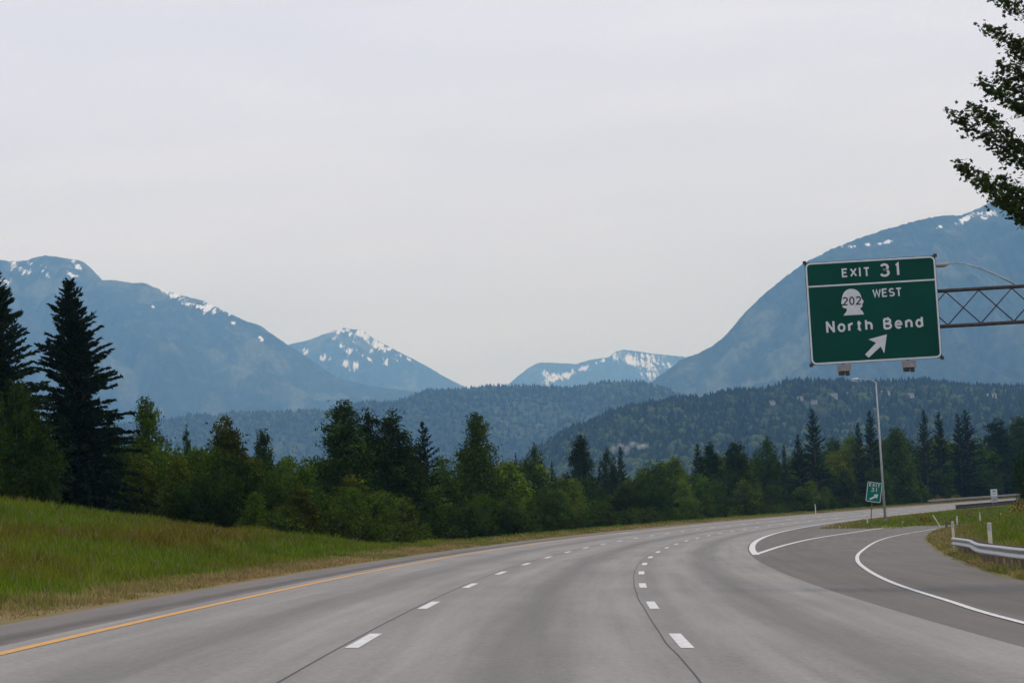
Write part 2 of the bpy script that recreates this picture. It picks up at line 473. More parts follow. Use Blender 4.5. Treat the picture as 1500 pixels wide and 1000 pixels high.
Yr = np.concatenate([np.arange(-60, 260, 2.0), np.arange(260, 1000, 5)])
road = strip('road', M_conc, Yr, -7.62, 3.66, 0, None, 12); tag(road, kind='structure')
shl = strip('left_shoulder', M_shol, Yr, -9.12 - .30 * (vnoise(Yr * .3, Yr * 0, 5) - .5), -7.62, -.004, None, 3); tag(shl, kind='structure')
ya = Yr[Yr < 206]
ramp = strip('exit_ramp', M_asph, ya, 3.66, gr(ya) - .22 * vnoise(ya * .35, ya * 0, 6), -.006, None, 12); tag(ramp, kind='structure')
yb = np.concatenate([np.arange(205, 260, 2.), Yr[Yr >= 260]])
rsh = strip('right_shoulder', M_asph, yb, 3.66, np.interp(yb, [205, 226, 245, 300], [7.6, 6.4, 5.7, 5.5]), -.002, None, 3); tag(rsh, kind='structure')
def densify(P, n=6):
    t = np.arange(len(P)); tt = np.linspace(0, len(P) - 1, (len(P) - 1) * n + 1)
    # Catmull-Rom
    Q = np.vstack([2 * P[0] - P[1], P, 2 * P[-1] - P[-2]])
    r = []
    for v in tt:
        i = min(int(v), len(P) - 2); f = v - i
        p0, p1, p2, p3 = Q[i], Q[i + 1], Q[i + 2], Q[i + 3]
        r.append(.5 * ((2 * p1) + (-p0 + p2) * f + (2 * p0 - 5 * p1 + 4 * p2 - p3) * f ** 2 + (-p0 + 3 * p1 - 3 * p2 + p3) * f ** 3))
    return np.array(r)
def sheet_xy(name, mat, A, B, lift, parent=None, n=6):
    A, B = np.asarray(A, float), np.asarray(B, float)
    t = np.linspace(0, 1, n + 1)[None, :, None]
    P = A[:, None] * (1 - t) + B[:, None] * t
    V = np.concatenate([P, (gz(P[..., 0], P[..., 1]) + lift)[..., None]], -1).reshape(-1, 3)
    i = np.arange(len(A) * (n + 1)).reshape(len(A), n + 1)
    q = np.stack([i[:-1, :-1], i[:-1, 1:], i[1:, 1:], i[1:, :-1]], -1).reshape(-1, 4)
    return mesh_np(name, V, q, mat, parent, uv=np.stack([UX(V[:, 0], V[:, 1]), V[:, 1]], -1), smooth=True)
TL2 = TAILL + np.array([-1.2, 1.0]); TL2[0] = (26.9, 207.5)
tail = sheet_xy('ramp_tail', M_asph, densify(TL2), densify(TAILR), -.010, None, 8); tag(tail, kind='structure')

# painted lines: children of the pavement they lie on
def line_u(name, mat, Y0, Y1, u0, w_, parent, lift=.005, step=2.0):
    yl = np.arange(Y0, Y1 + .01, step)
    return strip(name, mat, yl, u0 - w_ / 2, u0 + w_ / 2, lift, parent, 1)
line_u('yellow_edge_line', M_py, -40, 640, -7.24, .15, road, .006)
line_u('lane_joint', M_seal, -30, 130, -3.80, .022, road, .003, 1.0)
yj = np.arange(-30, 125, .8)
strip('lane_joint', M_seal, yj, -.19 + .05 * (vnoise(yj * .35, yj * 0, 31) - .5), -.19 + .05 * (vnoise(yj * .35, yj * 0, 31) - .5) + .019, .003, road, 1)
for u0, first in ((0.0, 29.2), (-3.66, 29.3)):
    for k in range(-3, 45):
        yc = first + 12.19 * k
        if yc < -20 or yc > 520: continue
        yl = np.linspace(yc - 1.75, yc + 1.75, 5)
        strip('lane_dash', M_pw, yl, u0 - .075, u0 + .075, .005, road, 1)
# gore lines
def line_xy(name, P, w_, parent, lift=.006, mat=M_pw, n=6):
    P = densify(np.asarray(P, float), n)
    d = np.gradient(P, axis=0); d /= np.linalg.norm(d, axis=1)[:, None]
    nrm = np.stack([-d[:, 1], d[:, 0]], 1) * (np.asarray(w_) / 2 if np.ndim(w_) == 0 else np.interp(np.linspace(0, 1, len(P)), np.linspace(0, 1, len(w_)), w_)[:, None] / 2)
    return sheet_xy(name, mat, P + nrm, P - nrm, lift, parent, 1)
yg = np.array([95.2, 110, 130, 150, 172, 196, 216, 240, 270, 300, 340, 400, 470, 560])
line_xy('gore_line', np.stack([XU(yg, 3.86), yg], -1), [.27] * 4 + [.22, .2, .18, .18, .16, .15, .15, .15, .15, .15], ramp, .006)
GL = [(8.72, 95.5), (12.73, 122.7), (17.5, 150.5), (23.83, 181), (29.67, 206.8), (33.6, 217), (39.5, 227), (48, 236), (60, 243), (78, 249)]
line_xy('gore_line', GL, .22, ramp, .006)
for yv in (104, 110, 116.5, 124, 132):                     # faint worn hatching in the gore
    x0 = float(XU(yv, 4.1)); x1 = float(np.interp(yv, [p[1] for p in GL], [p[0] for p in GL])) - .25
    x1 = min(x1, x0 + 1.6)
    line_xy('gore_hatch', [(x0, yv), ((x0 + x1) / 2, yv + .1), (x1, yv + .2)], .10, ramp, .004, noise_mat('worn_hatch_paint', (.24, .235, .22), (.36, .35, .33), 6, .8))
RR = [(5.6, -10), (5.95, 10), (6.67, 34), (7.24, 43.6), (8.07, 55.6), (9.46, 70), (11.18, 84.8), (13.84, 103.5), (19.38, 137.8), (25.0, 166.7), (33.02, 201.3)]
line_xy('ramp_edge_line', RR, .13, ramp, .006)

# ------------------------------------------------------------------ mountains and ridges
def ridge(name, D, poly, front, back, nx, ny, cfun, seed, rough=.12, gully=60., jag=0., base=-25, pw=1.15, K=1.6):
    D, front, back, gully, jag = D * K, front * K, back * K, gully * K, jag * K
    P = np.array([at(x, y, D) for x, y in poly])
    xl, xr_ = at(-60, 520, D)[0], at(1560, 520, D)[0]
    lo, hi = max(P[0, 0], xl), min(P[-1, 0], xr_)
    xs = np.unique(np.concatenate([np.linspace(P[0, 0], P[-1, 0], nx // 6), np.linspace(lo, hi, nx)]))
    zr = np.interp(xs, P[:, 0], P[:, 2])
    if jag: zr = zr + jag * (vnoise(xs / 14., xs * 0, seed + 5) + .6 * vnoise(xs / 7., xs * 0, seed + 6) - .8)
    t = np.concatenate([-np.linspace(1, 0, ny) ** 1.25, np.linspace(0, 1, ny // 4 + 1)[1:]])
    T, X = np.meshgrid(t, xs, indexing='ij')
    ZR = np.broadcast_to(zr, T.shape)
    Y = D + np.where(T < 0, T * front, T * back)
    fall = (1 - np.abs(T)) ** pw
    zz = base + (ZR - base) * fall
    amp = rough * (ZR - base) * np.sin(np.clip(np.abs(T), 0, 1) * math.pi) ** .8
    gl = 1 - np.abs(2 * fbm(X / gully + .6 * fbm(X / (gully * 2), Y / (gully * 3), seed + 9), Y / (gully * 3.5), seed, 5) - 1)
    zz = zz + amp * (gl - .72) * 1.6
    V = np.stack([X, Y, zz], -1)
    r_, c_ = T.shape
    i = np.arange(r_ * c_).reshape(r_, c_)
    q = np.stack([i[:-1, :-1], i[:-1, 1:], i[1:, 1:], i[1:, :-1]], -1).reshape(-1, 4)
    c = cfun(V, T, gl); snow = None
    if isinstance(c, tuple): c, snow = c
    o = mesh_np(name, V.reshape(-1, 3), q, M_mount, col=c.reshape(-1, 3), smooth=True)
    if snow is not None:
        at_ = o.data.attributes.new('Snow', 'FLOAT', 'POINT'); at_.data.foreach_set('value', snow.astype(np.float32).ravel())
    tag(o, kind='structure')
    return o, (xs, zr, V)

def forest_colour(V, seed, k=1.0, pale=(.085, .095, .05)):
    X, Y = V[..., 0], V[..., 1]
    n, n2 = fbm(X / 140, Y / 320, seed), fbm(X / 22, Y / 48, seed + 3)
    c = np.stack([.012 + .03 * n2, .020 + .038 * n2, .012 + .016 * n2], -1)
    lt = sstep(.58, .72, n)[..., None]
    return k * (c * (1 - lt) + np.array(pale) * lt)

def snow_fun(seed, spots, k=1.0, wob=5.0, grain=1.0):
    def f(V, T, gl):
        c = forest_colour(V, seed, k)
        px, py = pix(V)                                   # where the patches lie on this slope
        s = np.zeros(px.shape)
        for cx_, cy_, rx, ry, ang, dens in spots:
            a = math.radians(ang); dx, dy = px - cx_, py - cy_
            e = np.sqrt(((dx * math.cos(a) + dy * math.sin(a)) / rx) ** 2 + ((-dx * math.sin(a) + dy * math.cos(a)) / ry) ** 2)
            s = np.maximum(s, (.10 + .64 * dens) * sstep(2.1, .2, e) * (T <= .02))
        rock = sstep(.62, .75, fbm(V[..., 0] / 40, V[..., 2] / 30, seed + 11))[..., None] * .35
        c = c * (1 - rock) + np.array([.12, .115, .11]) * rock
        return c, s
    return f

ML = [(-700, 470), (-500, 420), (-300, 398), (-150, 385), (-60, 392), (0, 381), (25, 383), (40, 381), (55, 376), (65, 374), (90, 377), (120, 382), (128, 388), (135, 395), (150, 410), (170, 410), (190, 414), (210, 414), (235, 424), (260, 431), (300, 441), (330, 456), (360, 470), (380, 476), (408, 496), (447, 521), (492, 552), (548, 566), (618, 574), (700, 588), (800, 620), (1000, 700)]
SL = [(28, 393, 12, 5, 25, .75), (6, 413, 7, 4, -10, .9), (66, 397, 5, 7, -20, .8), (112, 388, 6, 5, 40, .8), (105, 401, 7, 3, 15, .7), (40, 385, 6, 3, 0, .7), (255, 432, 24, 4.5, 24, .95), (306, 452, 11, 8, 20, .95), (290, 448, 4, 3, 0, .8), (335, 459, 8, 2, 20, .8), (225, 449, 2.4, 2, 0, .9), (340, 473, 3, 2, 0, .8), (382, 496, 4, 3, 0, .9), (265, 461, 2.5, 1.5, 0, .8), (138, 417, 4, 3, 0, .5), (127, 392, 7, 2, 45, .6)]
ridge('left_mountain', 8000, ML, 3300, 1500, 620, 190, snow_fun(41, SL), 41, .22, 190, 2.5)
M2 = [(250, 600), (330, 540), (400, 512), (425, 504), (455, 497), (470, 491), (486, 485), (502, 480), (515, 482), (531, 483), (545, 494), (582, 514), (618, 532), (652, 552), (695, 573), (760, 610), (850, 680)]
S2 = [(497, 484, 15, 4, -8, .9), (520, 488, 24, 5, 14, .85), (548, 502, 20, 4.5, 36, .9), (566, 510, 22, 3.2, 27, .85), (506, 511, 9, 5.5, 20, .95), (521, 501, 10, 2.6, 10, .9), (489, 495, 4, 3, 0, .8), (478, 526, 6, 4, 20, .9), (509, 532, 5, 6, 0, .85), (522, 536, 5, 7, 30, .85), (534, 522, 12, 2.8, 35, .9), (552, 520, 14, 3.5, 30, .95), (565, 531, 4, 4.5, 30, .9), (600, 527, 6, 1.6, 35, .8), (477, 538, 3, 2, 0, .8), (445, 514, 4, 3, 0, .7), (580, 527, 5, 1.5, 30, .5), (577, 538, 3, 1.5, 30, .4)]
ridge('snowy_peak', 11000, M2, 2600, 1400, 520, 170, snow_fun(52, S2), 52, .22, 150, 2.5)
M3 = [(560, 690), (650, 640), (700, 600), (734, 571), (756, 553), (776, 537), (790, 531), (810, 531), (843, 533), (868, 526), (891, 523), (902, 515), (913, 512), (933, 514), (958, 518), (1000, 522), (1060, 535), (1140, 580), (1260, 680)]
S3 = [(799, 556, 5, 14, -6, .95), (812, 553, 17, 5, -4, .95), (828, 550, 13, 4, -22, .95), (855, 540, 9, 3, -15, .9), (902, 522, 7, 5, -40, .9), (882, 528, 8, 2, -20, .6), (930, 529, 16, 7, 10, .85), (952, 537, 22, 11, 22, .72), (956, 550, 9, 8, 30, .85), (972, 535, 14, 8, 20, .66), (945, 521, 22, 3, 5, .5), (905, 516, 6, 2, 0, .5)]
ridge('distant_snow_mountain', 12500, M3, 2600, 900, 520, 170, snow_fun(63, S3), 63, .20, 170, 2.5)
MR = [(880, 640), (920, 590), (952, 561), (972, 546), (1000, 525), (1022, 518), (1045, 505), (1056, 498), (1074, 478), (1091, 457), (1120, 430), (1150, 405), (1182, 383), (1218, 365), (1256, 350), (1294, 337), (1340, 324), (1370, 317), (1408, 315), (1431, 306), (1454, 294), (1469, 294), (1500, 297), (1600, 285), (1800, 262), (2000, 255), (2300, 300), (2700, 380)]
SR = [(1415, 320.5, 12, 3, -22, .95), (1454, 313, 10, 4, -5, .95), (1440, 320, 6, 2, 0, .8), (1270, 358.5, 24, 1.8, -6, .75), (1301, 354, 3, 1.6, 0, .8), (1377, 332, 6, 2, -20, .7), (1462, 298, 4, 4, 0, .8), (1490, 303, 8, 3, 20, .7)]
ridge('right_mountain', 6600, MR, 2700, 1400, 620, 190, snow_fun(74, SR), 74, .20, 170, 3)
MM = [(-900, 660), (-300, 640), (150, 628), (300, 614), (380, 608), (475, 606), (520, 596), (553, 595), (576, 593), (604, 585), (626, 577), (660, 575), (693, 574), (720, 573), (776, 569), (832, 572), (868, 568), (916, 564), (950, 566), (972, 573), (1010, 588), (1060, 610), (1200, 650), (1700, 690)]
def mid_col(V, T, gl):
    c = forest_colour(V, 85, 1.0, (.04, .052, .024))
    X, Y = V[..., 0], V[..., 1]
    cut = sstep(.60, .66, fbm(X / 190 + 3, Y / 420, 86, 3))[..., None]
    return c * (1 - cut) + np.array([.055, .066, .03]) * cut
_, mid = ridge('wooded_ridge', 4100, MM, 1300, 700, 760, 120, mid_col, 85, .18, 110, 2)
MW = [(560, 775), (700, 735), (760, 690), (787, 668), (815, 650), (840, 634), (868, 624), (888, 614), (920, 605), (952, 598), (1022, 593), (1056, 588), (1100, 580), (1120, 578), (1169, 571), (1233, 569), (1300, 570), (1367, 572), (1500, 575), (1700, 572), (2000, 585), (2300, 620)]
def right_col(V, T, gl): return forest_colour(V, 96, .9, (.04, .055, .022))
_, rid = ridge('wooded_hillside', 2250, MW, 800, 450, 420, 90, right_col, 96, .10, 110, 0, K=1.45)

def hill_trees(name, surf, n, h0, h1, seed, parent, lightness=1.0):
    """thousands of far trees: spires and round crowns, as one mass"""
    xs, zr, V = surf
    r = np.random.default_rng(seed)
    rows, cols = V.shape[:2]
    top = int(rows * .8)
    a = (1 - r.random(n) ** 1.6) * (top - 2)
    n_ridge = n // 7
    a[:n_ridge] = top - 1 - r.random(n_ridge) * 5
    b = r.random(n) * (cols - 1.01)
    i, j = a.astype(int), b.astype(int); fi, fj = (a - i)[:, None], (b - j)[:, None]
    P = (V[i, j] * (1 - fi) + V[i + 1, j] * fi) * (1 - fj) + (V[i, j + 1] * (1 - fi) + V[i + 1, j + 1] * fi) * fj
    dens = fbm(P[:, 0] / 70, P[:, 1] / 110, seed + 1)
    keep = (dens + .25 * r.random(n) > .34) | (np.arange(n) < n_ridge)
    for hx, hy, hw in HOUSE:
        keep &= ~((np.abs(P[:, 0] - hx) < hw * .66 + 2.5) & (P[:, 1] > hy - 130) & (P[:, 1] < hy + 8))
    P = P[keep]; n = len(P); dens = dens[keep]
    con = r.random(n) < np.where(P[:, 2] > np.percentile(P[:, 2], 45), .60, .28)
    h = (h0 + (h1 - h0) * r.random(n) ** 1.5) * np.where(con, 1.15, .8) * (.65 + .75 * fbm(P[:, 0] / 45, P[:, 1] / 60, seed + 2))
    rad = h * np.where(con, .24, .52) * (.8 + .5 * r.random(n))
    # ring profile (radius factor, height factor): spire or dome
    pc = np.array([(.75, .08), (1.0, .22), (.55, .6), (.0, 1.0)])
    pd = np.array([(.55, .08), (1.0, .42), (.78, .78), (.0, 1.0)])
    k = 6
    vs, cs = [], []
    cb = np.where(con[:, None], np.array([.016, .027, .014]), np.array([.052, .074, .024])) * (.68 + .64 * r.random(n))[:, None] * (.6 + .8 * dens)[:, None] * lightness
    for lv in range(4):
        prof = np.where(con[:, None], pc[lv], pd[lv])
        for s in range(k):
            ang = 2 * math.pi * s / k + r.random(n) * .9
            q = rad * prof[:, 0] * (.7 + .6 * r.random(n))
            vs.append(np.stack([P[:, 0] + np.cos(ang) * q, P[:, 1] + np.sin(ang) * q, P[:, 2] - 1 + h * (prof[:, 1] + (.06 * (r.random(n) - .5) if lv < 3 else 0))], -1))
            cs.append(cb * (.85 + .3 * r.random(n))[:, None])
    Vv = np.stack(vs, 1).reshape(-1, 3); Cc = np.stack(cs, 1).reshape(-1, 3)
    base = np.array([[lv * k + s, lv * k + (s + 1) % k, (lv + 1) * k + (s + 1) % k, (lv + 1) * k + s] for lv in range(3) for s in range(k)])
    Fq = (np.arange(n)[:, None, None] * (4 * k) + base[None]).reshape(-1, 4)
    o = mesh_np(name, Vv, Fq, M_forest, col=Cc)
    tag(o, kind='stuff')
    return o, P
def surf_at(V, X, Y):
    d = (V[..., 0] - X) ** 2 + (V[..., 1] - Y) ** 2
    i = np.unravel_index(np.argmin(d), d.shape)
    return V[i][2]

# houses on the hillside
M_hw = noise_mat('house_siding', (.40, .39, .38), (.50, .49, .47), .6, .8)
M_ht = noise_mat('house_siding_tan', (.33, .29, .24), (.42, .38, .32), .6, .8)
M_hr = noise_mat('house_roof_grey', (.20, .20, .20), (.30, .295, .29), .8, .9)
M_hg = noise_mat('house_window', (.03, .035, .04), (.06, .065, .07), 2, .2)
houses = [(1130.7, 590, 9, 0, 'low tan house low on the wooded hillside'), (1172, 585, 8, 1, 'small tan house among hillside trees below the ridge crest'),
          (1220.8, 583, 10, 2, 'tall white house standing brightest on the wooded hillside'), (1193, 590, 8, 1, 'small tan house just below the tall white hillside house'),
          (1238.7, 577, 7, 1, 'tiny tan house near the hillside crest'), (1272, 577, 9, 0, 'white house on the hillside just behind the lamp post top'),
          (1297, 577, 12, 0, 'wide white house on the hillside beside the lamp post'), (1332.5, 580, 11, 0, 'white house on the hillside right of the lamp post'),
          (1402.7, 583, 9, 1, 'pale tan house in a clearing on the hillside'), (1452, 581, 14, 0, 'long low white house on the hillside above the small white road sign'),
          (1489, 577, 10, 0, 'white house high on the hillside above the infield tree')]
RV = rid[2]
HOUSE = []
for px, py, wpx, kind, lab in houses:
    # march along the sight line to the hillside
    best = None
    for Yh in np.arange(2350, 3255, 8):
        p = at(px, py, Yh); zs = surf_at(RV, p[0], Yh)
        if p[2] <= zs + 2.5: best = (p[0], Yh, zs); break
    if best is None: p = at(px, py, 3200); best = (p[0], 3200, surf_at(RV, p[0], 3200))
    s = best[1] / F
    wd = wpx * s * 1.1; ht = wd * (.55 if kind == 2 else .30); dp = 7
    HOUSE.append((best[0], best[1], wd))
    e = empty('house', (best[0], best[1], best[2] + 1.2), random.uniform(-.35, .35))
    tag(e, lab, 'house', 'houses on the wooded hillside')
    m = MB(); m.box((0, 0, ht / 2 - 2.5), (wd, dp, ht + 5)); m.build('wall', M_ht if kind == 1 else M_hw, e)
    m = MB(); m.prism([(-wd * .56, ht - .1), (wd * .56, ht - .1), (wd * .36, ht + 1.7), (-wd * .36, ht + 1.7)], -dp * .58, dp * .58); m.build('roof', M_hr, e)
    for k in (-1, 0, 1):
        m = MB(); m.box((k * wd * .29, -dp / 2 - .02, ht * .55), (wd * .10, .1, ht * .3)); m.build('window', M_hg, e)

fo, _ = hill_trees('hillside_forest', rid, 24000, 7, 16, 5, None)
tag(fo, 'mixed conifer and leafy forest covering the near hillside with houses', 'forest')
fo, _ = hill_trees('ridge_forest', mid, 20000, 9, 18, 6, None, 1.1)
tag(fo, 'hazy blue forest covering the long low ridge in the valley', 'forest')

# ------------------------------------------------------------------ trees
def leaf_quads(C, size, r, up=.35, asp=.75):
    """randomly turned leaf quads at centres C"""
    n = len(C)
    nrm = r.normal(size=(n, 3)); nrm[:, 2] = np.abs(nrm[:, 2]) * 1.1 + up
    nrm /= np.linalg.norm(nrm, axis=1)[:, None]
    a = np.cross(nrm, r.normal(size=(n, 3))); a /= np.linalg.norm(a, axis=1)[:, None] + 1e-9
    b = np.cross(nrm, a)
    s = (size * (.65 + .7 * r.random(n)))[:, None]
    # kite: stem, side, tip, side
    V = np.stack([C - a * s, C + b * s * asp * .6 - a * s * .1, C + a * s, C - b * s * asp * .6 - a * s * .1], 1)
    return V

def broadleaf(name, Ht, Rd, seed, col, shape='round', nclump=150, per=30, leaf=.13, low=.06, csize=.5):
    """trunk with limbs, and a crown of many leaf clumps with gaps"""
    r = np.random.default_rng(seed); rr = random.Random(seed)
    e = empty(name)
    lobes = []                                              # boughs: (centre, horizontal radius, vertical radius)
    nl = {'round': 12, 'flat': 10, 'tall': 15, 'cone': 17}[shape]
    for k in range(nl):
        t = (k + rr.random()) / nl
        a = k * 2.4 + rr.uniform(-.6, .6)
        if shape == 'cone': env = (1 - t) ** .8 + .08; z = low + .10 + t * (.84 - low)
        elif shape == 'tall': env = (.62 + .38 * math.sin(math.pi * min(1, t * 1.5))) * (1 - .45 * t ** 2.2); z = low + .10 + t * (.80 - low)
        elif shape == 'flat': env = .75 + .25 * t; z = low + .16 + t * (.70 - low)
        else: env = math.sin(math.pi * (.18 + .70 * t)) ** .6; z = low + .13 + t * (.74 - low)
        rl = Rd * (.30 + .22 * rr.random()) * (.45 + .55 * env)
        q = max(0, Rd * env - rl * .75) * rr.uniform(.65, 1.12)
        lobes.append((q * math.cos(a), q * math.sin(a), z * Ht, rl, rl * (1.25 if shape in ('tall', 'cone') else .9) * rr.uniform(.8, 1.2)))
    lobes.append((rr.gauss(0, .08) * Rd, rr.gauss(0, .08) * Rd, Ht * .86, Rd * (.20 if shape == 'cone' else .26), Ht * .14))
    for k in range(3): lobes.append((rr.gauss(0, .2) * Rd, rr.gauss(0, .2) * Rd, Ht * (low + .18 + .2 * k), Rd * .45, Ht * .16))
    wts = [l[3] ** 1.6 for l in lobes]
    cl = []
    while len(cl) < nclump:
        lx_, ly_, lz_, lr, lv = rr.choices(lobes, wts)[0]
        d = np.array([rr.gauss(0, 1), rr.gauss(0, 1), rr.gauss(.25, 1)]); d /= np.linalg.norm(d)
        q = rr.random() ** .30
        p = (lx_ + d[0] * lr * q, ly_ + d[1] * lr * q, lz_ + d[2] * lv * q)
        if p[2] > .03 * Ht: cl.append(p)
    C = np.array(cl)
    C[:, 2] *= (Ht - csize * .3) / C[:, 2].max()
    cs = csize * (.6 + .8 * r.random(len(C)))
    pts = C[:, None, :] + r.normal(size=(len(C), per, 3)) * (cs[:, None, None] * np.array([.46, .46, .34]))
    pts = pts.reshape(-1, 3); pts[:, 2] = np.clip(pts[:, 2], .05, Ht + .1)
    V = leaf_quads(pts, np.full(len(pts), leaf), r)
    tint = (.60 + .75 * r.random(len(C)) ** 1.3)[:, None] * np.array([1, 1, 1]) + (r.random(len(C)) - .5)[:, None] * np.array([.25, .05, -.1])
    lc = (np.asarray(col)[None] * tint)[:, None, :] * (.8 + .4 * r.random((len(C), per, 1)))
    lc = np.repeat(lc.reshape(-1, 3), 4, 0)
    mesh_np('crown', V.reshape(-1, 3), np.arange(len(V) * 4).reshape(-1, 4), M_leaf, e, col=np.clip(lc, .004, 1))
    m = MB()
    r0 = Ht * .016 + .03
    tp = [(rr.gauss(0, .02) * Ht * k, rr.gauss(0, .02) * Ht * k, Ht * .93 * k - .25 * (k == 0)) for k in (0, .25, .5, .75, 1)]
    m.tube(tp, [r0 * 1.25, r0, r0 * .75, r0 * .45, r0 * .12], 7)
    for c in C[rr.sample(range(len(C)), min(26, len(C)))]:
        zb = max(.1 * Ht, c[2] - (abs(c[0]) + abs(c[1])) * .8 - .2); k = zb / (Ht * .93)
        b = np.array([np.interp(k, (0, .25, .5, .75, 1), [p[0] for p in tp]), np.interp(k, (0, .25, .5, .75, 1), [p[1] for p in tp]), zb])
        mid_ = (b + c) / 2 + np.array([0, 0, .12])
        m.tube([b, mid_, c], [r0 * .35, r0 * .22, r0 * .06], 5)
    m.build('trunk', M_bark, e)
    e['h'] = Ht; e['r'] = Rd
    return e

def conifer(name, Ht, Rd, seed, col, whorl=.30, nb=6, dens=1.0, spray=.17, droop=.18, ragged=.35, low=.04):
    r = np.random.default_rng(seed); rr = random.Random(seed)
    e = empty(name)
    m = MB(); r0 = Ht * .013 + .03
    m.tube([(0, 0, -.3), (rr.gauss(0, .03), rr.gauss(0, .03), Ht * .5), (0, 0, Ht * .995)], [r0 * 1.3, r0 * .8, .012], 7)
    cs, dirs, sz, br = [], [], [], []
    z = Ht * low
    while z < Ht * .99:
        t = z / Ht
        for k in range(nb if t < .9 else 4):
            a = rr.uniform(0, 6.283)
            ln = Rd * ((1 - t) ** .82) * (.55 + .45 * min(1, t * 7)) * (1 - ragged + 2 * ragged * rr.random() ** 1.3) + .10
            zz = z + rr.uniform(-.5, .5) * whorl
            n = max(3, int(ln * 9 * dens))
            f = (np.arange(n) + r.random(n)) / n
            f = .06 + .94 * f
            up_ = .25 + .55 * t
            x = ln * f
            dz = ln * (up_ * f - (droop + .35) * f ** 2 * (1 - t * .8)) + .10 * ln * f ** 4
            for _ in range(3):
                off = r.normal(size=(n, 3)) * np.array([.10, .10, .05]) * (.5 + ln * .30) * np.minimum(1, 1.25 - f)[:, None]
                P = np.stack([x * math.cos(a), x * math.sin(a), zz + dz], -1) + off
                d = np.stack([np.full(n, math.cos(a)), np.full(n, math.sin(a)), up_ - 2 * (droop + .3) * f * (1 - t)], -1) + r.normal(size=(n, 3)) * .55
                cs.append(P); dirs.append(d); sz.append(np.full(n, spray) * (.7 + .6 * r.random(n)) * (.75 + .35 * (1 - t))); br.append(np.full(n, .75 + .5 * rr.random()))
            if ln > .5: m.tube([(0, 0, zz), (ln * .5 * math.cos(a), ln * .5 * math.sin(a), zz + float(np.interp(.5, f, dz))), (ln * .92 * math.cos(a), ln * .92 * math.sin(a), zz + float(np.interp(.92, f, dz)))], [.012 + ln * .008, .008 + ln * .004, .004], 4)
        z += whorl * (.75 + .5 * rr.random()) * (1.05 - .45 * t)
    P = np.concatenate(cs); d = np.concatenate(dirs); s = np.concatenate(sz)[:, None]; b = np.concatenate(br)
    d /= np.linalg.norm(d, axis=1)[:, None]
    sd_ = np.cross(d, r.normal(size=d.shape)); sd_ /= np.linalg.norm(sd_, axis=1)[:, None]
    V = np.stack([P - d * s * .6, P + sd_ * s * .34, P + d * s, P - sd_ * s * .34], 1)
    V[..., 2] = np.clip(V[..., 2], .03, Ht + .15)
    c = np.asarray(col)[None] * (b * (.75 + .5 * r.random(len(P))))[:, None]
    mesh_np('crown', V.reshape(-1, 3), np.arange(len(V) * 4).reshape(-1, 4), M_needle, e, col=np.repeat(c, 4, 0))
    m.build('trunk', M_bark, e)
    e['h'] = Ht; e['r'] = Rd
    return e

G_mid, G_dark, G_lite, G_oliv = (.058, .092, .009), (.031, .053, .008), (.098, .140, .012), (.076, .094, .009)
proto = {
    'bush': [broadleaf('leafy_tree', 6, 2.5, 11, G_mid, 'round', 250, 34, .12), broadleaf('leafy_tree', 6, 2.3, 12, G_oliv, 'tall', 250, 34, .12),
             broadleaf('leafy_tree', 6, 2.8, 13, G_dark, 'round', 270, 34, .12), broadleaf('leafy_tree', 6, 2.2, 14, G_lite, 'tall', 240, 34, .115),
             broadleaf('leafy_tree', 6, 2.6, 15, (.036, .064, .010), 'flat', 260, 34, .12)],
    'tall': [broadleaf('cottonwood_tree', 11, 2.7, 21, (.040, .066, .010), 'tall', 420, 34, .13, csize=.6), broadleaf('cottonwood_tree', 11, 2.4, 22, (.028, .047, .009), 'tall', 400, 34, .13, csize=.6),
             broadleaf('cottonwood_tree', 10, 3.0, 23, (.064, .098, .011), 'cone', 420, 34, .13, csize=.55)],
    'fir': [conifer('fir_tree', 10, 2.3, 31, (.019, .032, .011)), conifer('fir_tree', 10, 1.9, 32, (.023, .036, .011)), conifer('fir_tree', 10, 2.6, 33, (.016, .028, .010), ragged=.45)],
    'shrub': [broadleaf('roadside_shrub', 2, 1.25, 41, G_mid, 'round', 70, 26, .085, csize=.33), broadleaf('roadside_shrub', 2, 1.2, 42, (.045, .062, .007), 'round', 70, 26, .085, csize=.33),
              broadleaf('roadside_shrub', 2, 1.3, 43, G_dark, 'flat', 75, 26, .085, csize=.33)],
}
used = set()
def plant(kind, var, X, Y, h, wid=None, label=None, cat='tree', group=None, name=None):
    p = proto[kind][var]
    key = (kind, var)
    o = p if key not in used else clone(p)
    used.add(key)
    o.location = (X, Y, gzf(X, Y) - .12)
    sz_ = h / p['h']
    sx = sz_ if wid is None else wid / 2 / p['r']
    o.scale = (sx, sx, sz_)
    o.rotation_euler = (0, 0, random.uniform(0, 6.28))
    if name: o.name = name
    tag(o, label, cat, group)
    return o
def plant_px(kind, var, px, top, Y, wpx, label, cat='tree', group=None, name=None):
    while px > 450 and px < 1505 and Y > 115 and UX(at(px, top, Y)[0], Y) > -18: Y += 4
    p = at(px, top, Y); z = gzf(p[0], Y)
    return plant(kind, var, p[0], Y, p[2] - z + .12, wpx * Y / F, label, cat, group, name)

